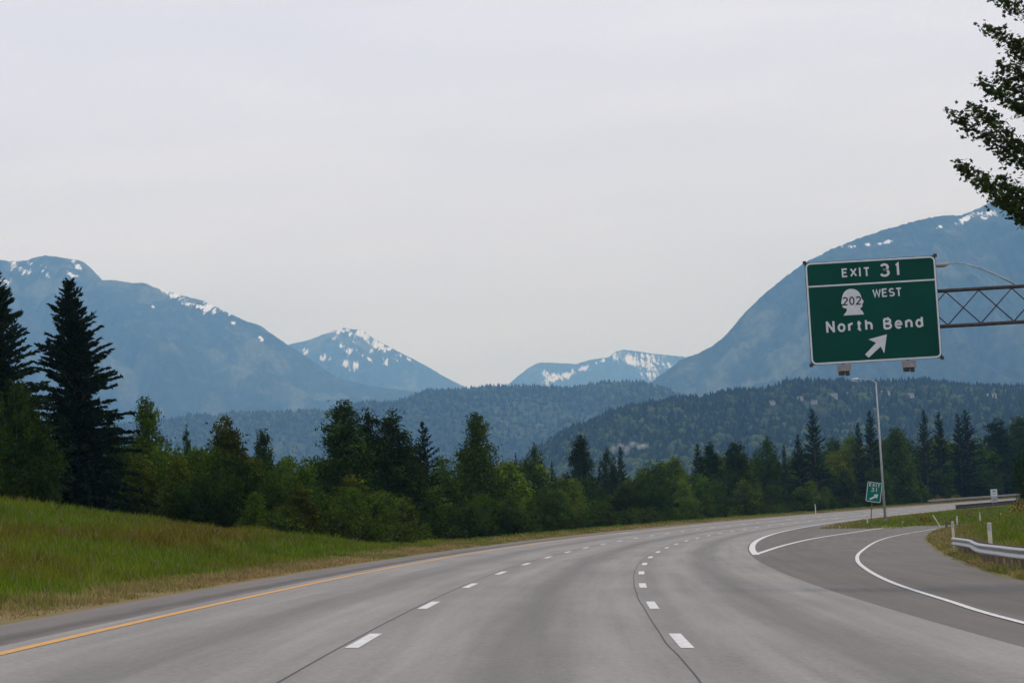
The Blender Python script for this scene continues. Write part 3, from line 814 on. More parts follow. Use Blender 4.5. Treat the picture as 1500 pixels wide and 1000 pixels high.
# two big firs on the left, built singly
def big_fir(px, top, Y, wpx, seed, lab, **k):
    p = at(px, top, Y); z = gzf(p[0], Y)
    e = conifer('fir_tree', p[2] - z + .2, wpx * Y / F / 2, seed, (.013, .022, .009), whorl=.20, nb=9, dens=1.5, spray=.19, droop=.26, **k)
    e.location = (p[0], Y, z - .2)
    tag(e, lab, 'tree', 'big firs above the grassy bank')
big_fir(101, 408, 118, 190, 301, 'tall dark fir with ragged drooping boughs above the grassy bank', ragged=.50)
big_fir(-8, 398, 110, 170, 302, 'dark fir beside the taller ragged fir on the grassy bank', ragged=.48)
named = [
    ('bush', 2, 22, 560, 106, 120, 'dark leafy tree under the big firs on the grassy bank'),
    ('bush', 2, 165, 620, 128, 110, 'dark leafy tree at the right foot of the ragged fir'),
    ('tall', 2, 214, 583, 132, 110, 'olive conical tree just right of the ragged fir'),
    ('tall', 1, 272, 622, 150, 26, 'thin spindly sapling poking up between two leafy trees'),
    ('bush', 1, 330, 613, 136, 122, 'rounded olive tree between the thin sapling and the cottonwood clump'),
    ('tall', 0, 384, 630, 150, 52, 'narrow leafy tree beside the rounded olive tree'),
    ('tall', 0, 500, 588, 150, 118, 'tallest broad cottonwood of the dark clump'),
    ('tall', 1, 540, 598, 154, 90, 'dark cottonwood in the middle of the clump'),
    ('tall', 1, 575, 600, 152, 110, 'dark cottonwood on the right side of the clump'),
    ('fir', 2, 619, 618, 156, 84, 'dark open-branched conifer at the right edge of the cottonwood clump'),
    ('fir', 0, 562, 690, 128, 110, 'low black-green fir in front of the cottonwood clump'),
    ('tall', 2, 697, 605, 165, 104, 'light green conical tree standing alone above the leafy belt'),
    ('fir', 1, 755, 664, 300, 18, 'tiny dark conifer between the conical tree and a far round tree'),
    ('bush', 2, 781, 650, 320, 40, 'dark round far tree above the leafy belt'),
    ('fir', 0, 793, 674, 270, 24, 'left one of two small black-green conifers side by side'),
    ('fir', 2, 808, 675, 268, 26, 'right one of two small black-green conifers side by side'),
    ('tall', 0, 848, 638, 330, 62, 'dark broad far tree left of the smoke'),
    ('bush', 2, 888, 657, 330, 36, 'dark leafy tree touching the smoke on its left'),
    ('fir', 0, 908, 654, 310, 34, 'dark fir standing right in front of the smoke'),
    ('fir', 2, 1021, 650, 330, 44, 'dark fir within the leafy belt right of the smoke'),
    ('tall', 1, 1040, 646, 345, 50, 'dark slim tree beside the fir right of the smoke'),
    ('tall', 0, 1076, 648, 350, 60, 'leafy tree rising from the belt left of the tall spire fir'),
    ('bush', 2, 1121, 640, 360, 50, 'dark round tree left of the tall spire fir'),
    ('fir', 1, 1148, 652, 350, 26, 'small fir left of the tall spire fir'),
    ('fir', 0, 1168, 637, 345, 46, 'fir leaning against the tall spire fir'),
    ('fir', 2, 1189, 599, 350, 56, 'tall dark spire fir left of the lamp post'),
    ('fir', 1, 1256, 620, 380, 34, 'thin open fir left of the lamp post'),
    ('fir', 0, 1273, 602, 385, 48, 'tall fir right behind the lamp post'),
    ('tall', 2, 1312, 627, 350, 92, 'broad olive-green tree just right of the lamp post'),
    ('fir', 0, 1352, 601, 420, 46, 'tall dark fir, leftmost of the group right of the olive tree'),
    ('fir', 1, 1374, 605, 425, 44, 'tall fir between two others right of the olive tree'),
    ('fir', 2, 1402, 606, 425, 40, 'slim dark fir left of the broad dark fir'),
    ('fir', 0, 1414, 601, 420, 62, 'broad dark fir above the far guardrail'),
    ('tall', 1, 1460, 612, 440, 76, 'dark rounded tree above the small white road sign'),
    ('tall', 0, 1494, 610, 440, 76, 'dark tree right of the rounded tree above the white road sign'),
]
for kind, var, px, top, Y, wpx, lab in named:
    plant_px(kind, var, px, top, Y, wpx, lab, group='single trees rising from the roadside belt')
# infield tree at the right
plant_px('bush', 2, 1512, 640, 230, 78, 'dark leafy tree standing in the grassy infield beside the ramp')
plant_px('bush', 1, 1535, 655, 205, 80, 'olive leafy tree at the edge of the grassy infield')

# the belt itself: skyline of the photograph as (px, top)
SKY = np.array([(-60, 560), (150, 640), (215, 640), (260, 660), (300, 650), (400, 672), (450, 665), (520, 650), (640, 672), (700, 672), (745, 672), (800, 690), (850, 690), (900, 688), (960, 672), (1020, 668), (1070, 658), (1130, 664), (1200, 656), (1250, 645), (1300, 638), (1350, 640), (1400, 632), (1450, 632), (1520, 625), (1700, 620)])
kinds_near = ['rounded mid-green leafy tree in the dense roadside belt', 'upright olive leafy tree in the dense roadside belt', 'dark rounded leafy tree in the dense roadside belt', 'bright light-green leafy tree in the dense roadside belt', 'flat-topped green leafy tree in the dense roadside belt']
def where(Y):
    return 'just past the bank' if Y < 160 else 'across from the exit nose' if Y < 215 else 'across from the street lamp' if Y < 290 else 'before the pale guardrail' if Y < 400 else 'behind the pale guardrail'
def stature(h): return 'low ' if h < 4.2 else '' if h < 6.2 else 'tall ' if h < 8.5 else 'very tall '
def belt(u0, us_, Y0, Y1, step, dtop, spread, pfir, wide, row):
    Y = Y0
    while Y < Y1:
        yv = Y + random.uniform(-.4, .4) * step
        u = u0 - abs(random.gauss(0, us_))
        X = float(XU(yv, u)); z = gzf(X, yv)
        px, _ = pix((X, yv, z + 4))
        if -140 < px < 1680:
            top = np.interp(px, SKY[:, 0], SKY[:, 1]) + dtop + random.gauss(0, spread)
            h = at(px, top, yv)[2] - z
            h = min(max(h, 2.0), 15)
            if random.random() < pfir:
                v = random.randrange(3)
                plant('fir', v, X, yv, h * 1.1, h * .42, stature(h) + ['dark fir', 'slim fir', 'ragged fir'][v] + ' ' + row + ' of the belt ' + where(yv), group='trees of the roadside belt')
            else:
                v = random.choices(range(5), (3, 3, 2.4, 1.7, 2.2))[0]
                plant('bush', v, X, yv, h, h * random.uniform(*wide), stature(h) + ['rounded green tree', 'upright olive tree', 'dark rounded tree', 'bright green tree', 'flat-topped tree'][v] + ' ' + row + ' of the belt ' + where(yv), group='trees of the roadside belt')
        Y += step * (1 + (Y - Y0) * .0012)
belt(-17.0, 1.0, 116, 520, 4.0, 62, 16, .03, (.72, 1.0), 'in the front row')
belt(-21.0, 1.5, 118, 540, 4.4, 30, 14, .05, (.7, .95), 'in the second row')
belt(-27.0, 2.5, 118, 560, 5.2, 12, 10, .08, (.65, .9), 'in the third row')
belt(-38.0, 5.0, 130, 600, 7.0, 6, 9, .12, (.6, .85), 'at the back')
# left group behind the bank crest
for px, top, Y, wpx, v in ((-40, 600, 100, 120, 2), (55, 640, 108, 90, 2), (118, 655, 120, 100, 2), (205, 668, 124, 95, 1), (238, 655, 126, 90, 0), (262, 668, 122, 80, 1), (292, 655, 126, 90, 0), (322, 690, 120, 80, 4), (350, 672, 124, 86, 2), (398, 690, 122, 80, 4), (425, 672, 126, 84, 0), (372, 720, 117, 64, 3), (440, 712, 119, 72, 1)):
    spot = 'beside the left fir' if px < 20 else 'under the big firs' if px < 160 else 'below the olive conical tree' if px < 250 else 'near the thin sapling' if px < 310 else 'below the rounded olive tree' if px < 380 else 'left of the cottonwood clump'
    size = 'taller' if top < 668 else 'lower'
    plant_px('bush', v, px, top, Y, wpx, size + ' ' + kinds_near[v].replace('in the dense roadside belt', 'behind the bank crest ') + spot, group='trees behind the grassy bank')
# low shrubs closing the foot of the belt
for k in range(62):
    yv = 112 + 340 * (k / 62) ** 1.25 + random.uniform(-1, 1); u = -14.6 - abs(random.gauss(0, .6)); v = random.randrange(3)
    if yv < 125: u -= (125 - yv) * .22
    plant('shrub', v, float(XU(yv, u)), yv, random.uniform(1.3, 2.6), random.uniform(1.8, 3.2), ['low green shrub', 'low olive shrub', 'low dark shrub'][v] + ' at the foot of the belt ' + where(yv), 'shrub', 'shrubs at the foot of the belt')
plant_px('shrub', 0, 1168, 724, 330, 20, 'bright yellow-green shrub at the foot of the far belt', 'shrub')

# yellow-flowering broom
def broom(px, base, Y, h, wd, lab):
    p = at(px, base, Y); e = empty('broom_shrub', (p[0], Y, gzf(p[0], Y) - .05))
    r = np.random.default_rng(int(px * 7)); n = 420
    a = r.random(n) * 6.283; q = np.sqrt(r.random(n)) * wd / 2; zt = h * (.35 + .65 * r.random(n)) * (1 - .5 * (q / (wd / 2)) ** 2)
    C = np.stack([np.cos(a) * q, np.sin(a) * q, zt], -1)
    fl = r.random(n) < .5
    V = leaf_quads(C, np.where(fl, .07, .10), r)
    c = np.where(fl[:, None], np.array([.55, .30, .02]), np.array([.06, .085, .02])) * (.7 + .6 * r.random(n))[:, None]
    mesh_np('crown', V.reshape(-1, 3), np.arange(n * 4).reshape(-1, 4), M_flower, e, col=np.repeat(c, 4, 0))
    m = MB()
    for k in range(22): m.tube([(0, 0, -.05), C[k] * np.array([.5, .5, .55]), C[k]], [.018, .011, .004], 4)
    m.build('stem', M_bark, e)
    tag(e, lab, 'shrub', 'yellow-flowering broom shrubs')
broom(1374, 734, 425, 1.5, 2.4, 'yellow-flowering shrub behind the far end of the pale guardrail')
broom(1401, 733, 435, 1.4, 2.2, 'yellow-flowering shrub behind the middle of the pale guardrail')
broom(1353, 764, 236, .9, 1.1, 'yellow-flowering shrub in the gore grass between lamp post and leaning marker')
broom(1362, 766, 230, .6, .7, 'small yellow-flowering shrub next to the leaning marker')
broom(1496, 757, 190, 1.3, 1.9, 'yellow-flowering shrub below the infield tree')
broom(1418, 752, 290, .6, 1.2, 'low yellow-flowering shrub below the dark guardrail')

# the near maple whose boughs reach in at top right
def maple():
    r = np.random.default_rng(77); rr = random.Random(77)
    base = np.array([15.6, 52.0, 0.]); base[2] = gzf(base[0], base[1])
    e = empty('maple_tree', tuple(base))
    m = MB()
    zt = 15.0
    tp = [np.array((0, 0, -.3)), np.array((.1, 0, 4)), np.array((-.1, .1, 8)), np.array((.05, 0, 12)), np.array((0, 0, zt))]
    m.tube(tp, [.30, .22, .17, .10, .03], 10)
    tips = [(1457, -6, 51.5), (1445, 40, 51), (1464, 92, 52.2), (1437, 118, 50.6), (1462, 114, 52.5), (1391, 165, 51.2), (1420, 154, 50.4), (1403, 241, 51.4), (1430, 262, 50.6), (1469, 300, 51.8), (1462, 262, 52.4), (1480, 210, 50.4), (1476, 282, 51.0), (1488, 150, 51.6), (1486, 60, 51.0)]
    limbs = [np.array(at(*t)) - base for t in tips]
    for k in range(46):                                     # the rest of the crown, out of frame
        a = rr.uniform(-2.2, 2.2); zz = rr.uniform(4.5, 14.5); q = 3.9 * (1 - ((zz - 8) / 8.5) ** 2) ** .5 * rr.uniform(.75, 1.05)
        limbs.append(np.array((q * math.cos(a), q * math.sin(a), zz)))
    C, B = [], []
    for tip in limbs:
        ln = math.hypot(tip[0], tip[1]); zr = min(max(2.8, tip[2] - ln * rr.uniform(.45, .6)), 14.2)
        root = np.array((0, 0, zr))
        ctl = root * .45 + tip * .55 + np.array((0, 0, -.10 * ln))
        bez = lambda t: (1 - t) ** 2 * root + 2 * t * (1 - t) * ctl + t * t * tip
        m.tube([bez(t) for t in (0, .3, .6, .85, 1)], [.05, .036, .024, .012, .005], 5)
        n = int(ln * 19)
        for i in range(n):
            t = .28 + .72 * i / n
            p = bez(t); wd = .06 + .62 * (1 - t) ** .8
            tw = p + np.array((rr.gauss(0, .5), rr.gauss(0, .8), rr.gauss(0, .34))) * wd
            if i % 2 == 0: m.tube([p, (p + tw) / 2 + np.array((0, 0, .02)), tw], [.008, .006, .003], 4)
            q = rr.randint(8, 13); br_ = rr.uniform(.7, 1.25)
            C.append(tw + r.normal(size=(q, 3)) * np.array([.085, .10, .075])); B.append(np.full(q, br_))
        C.append(tip + r.normal(size=(7, 3)) * .05); B.append(np.full(7, 1.0))
    C = np.concatenate(C); B = np.concatenate(B); n = len(C)
    # five-lobed leaf outline
    ang = np.radians([-90, -35, -8, 25, 55, 90, 125, 155, 188, 215])
    rad = np.array([.55, .75, .45, .95, .5, 1.1, .5, .95, .45, .75])
    nrm = r.normal(size=(n, 3)); nrm[:, 2] = np.abs(nrm[:, 2]) + .5; nrm /= np.linalg.norm(nrm, axis=1)[:, None]
    a = np.cross(nrm, r.normal(size=(n, 3))); a /= np.linalg.norm(a, axis=1)[:, None]; b = np.cross(nrm, a)
    s = (.062 * (.7 + .6 * r.random(n)))[:, None, None]
    V = C[:, None] + s * (a[:, None] * (np.cos(ang) * rad)[None, :, None] + b[:, None] * (np.sin(ang) * rad)[None, :, None])
    V = np.concatenate([C[:, None] - nrm[:, None] * s * .15, V], 1)
    fc = np.array([[0, k + 1, (k + 1) % 10 + 1] for k in range(10)])
    Fq = (np.arange(n)[:, None, None] * 11 + fc[None]).reshape(-1, 3)
    c = np.array([.036, .058, .011])[None] * (B * (.7 + .6 * r.random(n)))[:, None]
    mesh_np('crown', V.reshape(-1, 3), Fq, M_maple, e, col=np.repeat(c, 11, 0))
    m.build('trunk', M_bark, e)
    tag(e, 'near maple whose leafy boughs reach in above the overhead sign', 'tree')
maple()

# ------------------------------------------------------------------ grass
def grass(name, label, n, Yf, Uf, hf, seed, wood_ok=False):
    r = np.random.default_rng(seed)
    Y = Yf(r, n); u = Uf(r, n, Y)
    X = XU(Y, u)
    keep = (u < -9.0 - .35 * fbm(X * .8, Y * .5, 58) ** 2) | (u > np.where(Y < 205, gr(Y) + .03, 5.55))
    keep &= ~in_tail(X, Y)
    X, Y, u = X[keep], Y[keep], u[keep]; n = len(X)
    z = gz(X, Y) - .03
    hh = hf(X, Y, u) * (.55 + .75 * r.random(n))
    wd = np.clip(.012 * Y / 45, .012, .06) * (.7 + .8 * r.random(n))
    a = r.random(n) * 3.1416
    ln = r.normal(size=(n, 2)) * .30 * hh[:, None]
    B = np.stack([X, Y, z], -1)
    dx = np.stack([np.cos(a) * wd, np.sin(a) * wd, np.zeros(n)], -1)
    T = B + np.stack([ln[:, 0], ln[:, 1], hh], -1)
    Mi = B + np.stack([ln[:, 0] * .35, ln[:, 1] * .35, hh * .6], -1)
    V = np.stack([B - dx, B + dx, Mi + dx * .7, T, Mi - dx * .7], 1)
    Fc = np.array([[0, 1, 2], [0, 2, 4], [4, 2, 3]])
    Fq = (np.arange(n)[:, None, None] * 5 + Fc[None]).reshape(-1, 3)
    c = ground_colour(X, Y, u) * (.7 + .6 * r.random(n))[:, None] * (.90 + .90 * fbm(X * 1.1, Y * .6, 57))[:, None]
    st = r.random(n) < .10                                  # dry stalks
    c[st] = np.array([.21, .17, .085]) * (.7 + .5 * r.random(st.sum()))[:, None]
    o = mesh_np(name, V.reshape(-1, 3), Fq, M_grass, col=np.repeat(c, 5, 0))
    tag(o, label, 'grass', kind='stuff')
def h_left(X, Y, u):
    q = -u - 9.1
    return np.interp(q, [0, .5, 1.6, 3, 6, 30], [.06, .11, .18, .30, .42, .45]) * (.35 + 1.3 * fbm(X * .7, Y * .4, 55))
grass('bank_grass', 'tall green and reddish meadow grass on the left bank', 150000,
      lambda r, n: 30 + 100 * r.random(n) ** .9, lambda r, n, Y: -9.1 - 19 * r.random(n) ** 1.15, h_left, 91)
grass('verge_grass', 'pale dry verge grass between left shoulder and tree belt', 80000,
      lambda r, n: 105 + 370 * r.random(n) ** 1.5, lambda r, n, Y: -9.1 - 7.0 * r.random(n) ** 1.1, lambda X, Y, u: 1.15 * h_left(X, Y, u), 92)
def h_right(X, Y, u):
    q = u - np.where(Y < 205, gr(Y), 5.5)
    return np.interp(q, [0, .4, 1.5, 4], [.08, .18, .32, .30]) * (.7 + .7 * fbm(X * .7, Y * .4, 56))
grass('infield_grass', 'green infield grass right of the ramp, tan along its edge', 90000,
      lambda r, n: 44 + 160 * r.random(n) ** 1.2, lambda r, n, Y: gr(Y) + 22 * r.random(n) ** 1.5, h_right, 93)
grass('gore_grass', 'grass of the gore between main road and ramp', 42000,
      lambda r, n: 205 + 190 * r.random(n), lambda r, n, Y: 5.6 + 24 * r.random(n) ** 1.2, h_right, 94)

# ------------------------------------------------------------------ lettering: strokes like highway lettering, cap height 1
def arc(cx_, cy_, rx, ry, a0, a1, n=10):
    return [(cx_ + rx * math.cos(math.radians(a0 + (a1 - a0) * i / n)), cy_ + ry * math.sin(math.radians(a0 + (a1 - a0) * i / n))) for i in range(n + 1)]
GLY = {   # width, strokes
    'E': (.56, [[(.0, 0), (.0, 1)], [(0, 1), (.5, 1)], [(0, .52), (.42, .52)], [(0, 0), (.5, 0)]]),
    'X': (.66, [[(0, 0), (.6, 1)], [(0, 1), (.6, 0)]]),
    'I': (.10, [[(0, 0), (0, 1)]]),
    'T': (.58, [[(0, 1), (.58, 1)], [(.29, 1), (.29, 0)]]),
    '3': (.58, [arc(.27, .755, .25, .245, 155, -80, 12) + arc(.27, .26, .29, .26, 85, -160, 14)]),
    '1': (.20, [[(.04, .86), (.17, .98), (.17, 0)]]),
    'W': (.86, [[(0, 1), (.2, 0), (.42, .92), (.64, 0), (.84, 1)]]),
    'S': (.56, [arc(.27, .75, .25, .25, 35, 265, 12) + arc(.27, .25, .27, .25, 85, -150, 12)]),
    'N': (.60, [[(0, -.09), (0, 1.09)], [(0, 1.02), (.56, -.02)], [(.56, -.09), (.56, 1.09)]]),
    'B': (.58, [[(0, 0), (0, 1)], [(0, 1), (.30, 1)] + arc(.30, .76, .22, .24, 90, -90, 8) + [(0, .52)], [(.30, .52)] + arc(.30, .26, .26, .26, 90, -90, 8) + [(0, 0)]]),
    'o': (.52, [arc(.25, .355, .25, .355, 0, 360, 20)]),
    'r': (.34, [[(0, 0), (0, .71)], [(0, .45)] + arc(.24, .42, .22, .29, 160, 70, 6)]),
    't': (.36, [[(.13, .95), (.13, .15)] + arc(.27, .15, .14, .15, 180, 275, 5), [(0, .70), (.32, .70)]]),
    'h': (.50, [[(0, 0), (0, 1)], [(0, .42)] + arc(.23, .42, .23, .29, 160, 0, 8) + [(.46, 0)]]),
    'e': (.52, [[(.02, .36), (.48, .36)] + arc(.25, .355, .24, .355, 2, 315, 18)]),
    'n': (.50, [[(0, 0), (0, .71)], [(0, .42)] + arc(.23, .42, .23, .29, 160, 0, 8) + [(.46, 0)]]),
    'd': (.52, [arc(.24, .355, .24, .355, 0, 360, 20), [(.48, 0), (.48, 1)]]),
    '2': (.50, [arc(.24, .73, .24, .27, 160, -35, 10) + [(0, 0), (.48, 0)]]),
    '0': (.50, [arc(.24, .5, .24, .5, 0, 360, 24)]),
}
def stroke(m, pts, w_, y, closed=False):
    """ribbon with depth in the x-z plane; y is its front"""
    P = [Vector((p[0], p[1])) for p in pts]
    n = len(P); Lp, Rp = [], []
    for i in range(n):
        d0 = (P[i] - P[i - 1]) if i else (P[1] - P[0]); d1 = (P[i + 1] - P[i]) if i < n - 1 else (P[-1] - P[-2])
        d0, d1 = d0.normalized(), d1.normalized()
        t = (d0 + d1)
        t = t.normalized() if t.length > .05 else d0
        nn = Vector((-t.y, t.x)); k = 1 / max(.45, nn.dot(Vector((-d0.y, d0.x))))
        Lp.append(P[i] + nn * w_ / 2 * k); Rp.append(P[i] - nn * w_ / 2 * k)
    for i in range(n - 1):
        q = [Rp[i], Rp[i + 1], Lp[i + 1], Lp[i]]
        vs = [(a.x, y, a.y) for a in q] + [(a.x, y + .006, a.y) for a in q]
        m.add(vs, [(0, 1, 2, 3), (0, 4, 5, 1), (2, 6, 7, 3), (1, 5, 6, 2), (3, 7, 4, 0)])
def word(name, text, x0, x1, zb, cap, sw, mat, parent, y, squeeze=1.0):
    gl = [GLY[c] for c in text]
    tot = sum(g[0] for g in gl); gap = ((x1 - x0) / cap / squeeze - tot - 0) / max(1, len(gl) - 1)
    x = 0
    for c, (gw, st) in zip(text, gl):
        m = MB()
        for k, s_ in enumerate(st):
            # keep the stroke inside cap height
            f = lambda p: (x0 + (x + p[0]) * cap * squeeze, zb + sw / 2 + p[1] * (cap - sw))
            pts = [f(p) for p in s_]
            if len(pts) == 2 and c in 'EIT':
                dv = Vector((pts[1][0] - pts[0][0], pts[1][1] - pts[0][1])).normalized() * sw / 2
                if abs(dv.y) > abs(dv.x): pts = [(pts[0][0] - dv.x, pts[0][1] - dv.y), (pts[1][0] + dv.x, pts[1][1] + dv.y)]
            stroke(m, pts, sw, y - .0012 * k)
        m.build(name, mat, parent)
        x += gw + gap

# ------------------------------------------------------------------ overhead exit sign
SY = 80.0
tl, tr_, bl = at(1178.3, 385.5, SY), at(1370, 373.5, SY), at(1187.6, 536, SY)
SW, SH = 4.19, 3.29
mid_top = (tl + tr_) / 2
sx0 = (tl[0] + tr_[0]) / 2 - SW / 2; sz0 = (tl[2] + tr_[2]) / 2 - SH
PX = 19.0
sgn = empty('overhead_exit_sign', (PX, SY + .35, gzf(PX, SY + .35)))
tag(sgn, 'large green overhead exit sign for North Bend on a cantilever truss', 'exit sign')
ox, oy, oz = sgn.location
def rel(x, y, z): return (x - ox, y - oy, z - oz)
def sgx(a): return sx0 + a * SW - ox
def sgz(b): return sz0 + (1 - b) * SH - oz
yF = SY - oy
def rrect(x0, x1, z0, z1, r, n=5):
    p = []
    for cx_, cz_, a0 in ((x1 - r, z1 - r, 0), (x0 + r, z1 - r, 90), (x0 + r, z0 + r, 180), (x1 - r, z0 + r, 270)):
        p += [(cx_ + r * math.cos(math.radians(a0 + 90 * k / n)), cz_ + r * math.sin(math.radians(a0 + 90 * k / n))) for k in range(n + 1)]
    return p
m = MB(); m.box(((sgx(0) + sgx(1)) / 2, yF + .03, (sgz(0) + sgz(1)) / 2), (SW, .05, SH)); panel = m.build('sign_panel', M_green, sgn)
def ring(name, mat, x0, x1, z0, z1, ro, wdt, y, parent):
    A, B = rrect(x0, x1, z0, z1, ro), rrect(x0 + wdt, x1 - wdt, z0 + wdt, z1 - wdt, max(.01, ro - wdt))
    m = MB(); n = len(A)
    m.add([(a[0], y, a[1]) for a in A] + [(b[0], y, b[1]) for b in B] + [(a[0], y + .006, a[1]) for a in A] + [(b[0], y + .006, b[1]) for b in B],
          [(i, i + n, (i + 1) % n + n, (i + 1) % n) for i in range(n)] + [(i, (i + 1) % n, (i + 1) % n + 2 * n, i + 2 * n) for i in range(n)] + [(i + n, i + 3 * n, (i + 1) % n + 3 * n, (i + 1) % n + n) for i in range(n)])
    return m.build(name, mat, parent)
yl = yF - .002
ring('border', M_lettr, sgx(0) + .012, sgx(1) - .012, sgz(1) + .012, sgz(0) - .012, .17, .055, yl, panel)
m = MB(); m.box(((sgx(0) + sgx(1)) / 2, yl + .002, sgz(.236)), (SW - .14, .006, .05)); m.build('divider', M_lettr, panel)
word('letter', 'EXIT', sgx(.285), sgx(.488), sgz(.163), .285, .052, M_lettr, panel, yl)
word('digit', '31', sgx(.578), sgx(.712), sgz(.181), .435, .075, M_lettr, panel, yl, 1.0)
word('letter', 'WEST', sgx(.508), sgx(.722), sgz(.376), .27, .046, M_lettr, panel, yl)
word('letter', 'North', sgx(.140), sgx(.482), sgz(.694), .37, .068, M_lettr, panel, yl)
word('letter', 'Bend', sgx(.577), sgx(.868), sgz(.694), .37, .068, M_lettr, panel, yl)
def crop_ab(x, y):
    # sheared panel axes in the enlarged view -> fractions of the panel
    A = np.array([[845, 42], [-53, 663]], float)
    return np.linalg.solve(A, np.array([x - 80, y - 115], float))
def flat_poly(name, pts, mat, parent, y, th=.006):
    m = MB(); m.prism([(sgx(a), sgz(b)) for a, b in pts], y, y + th); return m.build(name, mat, parent)
head = [(385, 282), (405, 285), (422, 294), (435, 307), (443, 323), (447, 342), (462, 362), (455, 377), (450, 384), (455, 392), (446, 402), (437, 410), (453, 426), (464, 447), (330, 455), (350, 430), (354, 411), (332, 406), (323, 397), (329, 386), (316, 376), (321, 345), (325, 325), (335, 304), (352, 289), (368, 283)]
flat_poly('route_shield', [crop_ab(*p) for p in head], M_lettr, panel, yl)
a0, b0 = crop_ab(331, 391); a1, _ = crop_ab(444, 386)
word('route_digit', '202', sgx(a0), sgx(a1), sgz(b0), .275, .042, M_black, panel, yl - .004)
arrow = [(610, 575), (593, 698), (570, 654), (493, 726), (469, 706), (541, 630), (492, 608)]
flat_poly('arrow', [crop_ab(*p) for p in arrow], M_lettr, panel, yl)
for a, b in ((0, 0), (1, 0), (0, 1), (1, 1)):
    m = MB(); m.box((sgx(a), yF + .02, sgz(b)), (.11, .04, .11)); m.build('corner_clip', M_truss, sgn)
for k in (.2, .5, .8):
    m = MB(); m.box((sgx(k), yF + .11, (sgz(0) + sgz(1)) / 2), (.09, .10, SH * .98)); m.build('back_stiffener', M_alu, sgn)
# cantilever truss and post
zt_, zb_ = at(1440, 421.5, SY)[2] - oz, at(1440, 473.8, SY)[2] - oz
yT = yF + .26
for z in (zt_, zb_):
    m = MB(); m.tube([(sgx(.04), yT, z), (-.02, yT, z)], .062, 10); m.build('truss_chord', M_truss, sgn, True)
pit_ = 1.06; x = sgx(.06)
while x < -.6:
    for sgn_, dy in ((1, -.025), (-1, .025)):
        xa, xb = (x, x + pit_) if sgn_ > 0 else (x + pit_, x)
        xb = min(xb, -.05); xa = min(xa, -.05)
        m = MB(); m.tube([(xa, yT + dy, zb_ + .04), (xb, yT + dy, zt_ - .04)], .021, 6); m.build('truss_brace', M_truss, sgn, True)
    x += pit_
m = MB(); m.tube([(0, yT, 0), (0, yT, zt_ * .5), (0, yT, zt_ + .5)], [.23, .21, .18], 16); m.build('post', M_galv_old, sgn, True)
m = MB(); m.tube([(0, yT, -.5), (0, yT, .18)], .42, 18); m.tube([(0, yT, .17), (0, yT, .23)], .34, 18); m.build('footing', M_fix, sgn)
# sign lights hung under the panel
for px_, py_ in ((1237, 540), (1332, 535)):
    p = at(px_, py_, SY - .2); x_ = p[0] - ox; zz = sgz(1) - .15
    m = MB(); m.box((x_, yF - .12, zz), (.40, .42, .21)); h = m.build('sign_light', M_fix, sgn)
    m = MB(); m.box((x_ - .10, yF - .22, zz - .17), (.13, .22, .14), .25); m.box((x_ + .09, yF - .22, zz - .18), (.13, .22, .15), -.2); m.box((x_, yF - .05, zz - .12), (.34, .20, .05)); m.build('lamp_housing', M_fixd, h)
    m = MB(); m.box((x_, yF + .06, zz + .16), (.06, .05, .30)); m.build('bracket', M_truss, h)
# curved lamp arm rising from the truss
ap = [at(1489, 415, SY), at(1465, 403, SY), at(1440, 392, SY), at(1418, 385.5, SY), at(1402, 383.5, SY), at(1388, 386.2, SY)]
m = MB(); m.tube([(p[0] - ox, yT, p[2] - oz) for p in ap], [.03, .027, .025, .023, .022, .022], 8); arm = m.build('lamp_arm', M_galv_old, sgn, True)
p = at(1381, 387, SY); m = MB()
m.tube([(p[0] - ox + .22, yT, p[2] - oz + .015), (p[0] - ox + .08, yT, p[2] - oz), (p[0] - ox - .12, yT, p[2] - oz - .01), (p[0] - ox - .22, yT, p[2] - oz - .01)], [.035, .075, .07, .03], 10)
m.build('luminaire', M_fix, arm, True)

# ------------------------------------------------------------------ street lamp in the gore
LY = 246.0
lb = at(1297, 764, LY); lt = at(1284.5, 559, LY)
lx, lz = lb[0], gzf(lb[0], LY)
hL = lt[2] - lz
lamp = empty('street_lamp', (lx, LY, lz)); tag(lamp, 'tall grey street lamp with a single arm standing in the gore grass', 'street lamp')
m = MB(); m.tube([(0, 0, 0), (0, 0, hL * .5), (0, 0, hL)], [.135, .10, .06], 12); m.build('pole', M_pole, lamp, True)
m = MB(); m.tube([(0, 0, -.4), (0, 0, .12)], .34, 14); m.tube([(0, 0, .11), (0, 0, .32)], .22, 12); m.build('base', M_fix, lamp)
ap = [(0, 0, hL - .15), (-.25, 0, hL + .12), (-.7, 0, hL + .30), (-1.3, 0, hL + .38), (-1.75, 0, hL + .36)]
m = MB(); m.tube(ap, [.05, .045, .04, .035, .035], 8); m.build('arm', M_pole, lamp, True)
m = MB(); m.tube([(-1.6, 0, hL + .37), (-1.8, 0, hL + .36), (-2.2, 0, hL + .33), (-2.45, 0, hL + .30)], [.05, .14, .15, .06], 10); hd = m.build('luminaire', M_galv, lamp, True)
m = MB(); m.box((-2.1, 0, hL + .19), (.4, .2, .06)); m.build('lens', M_glass, hd)

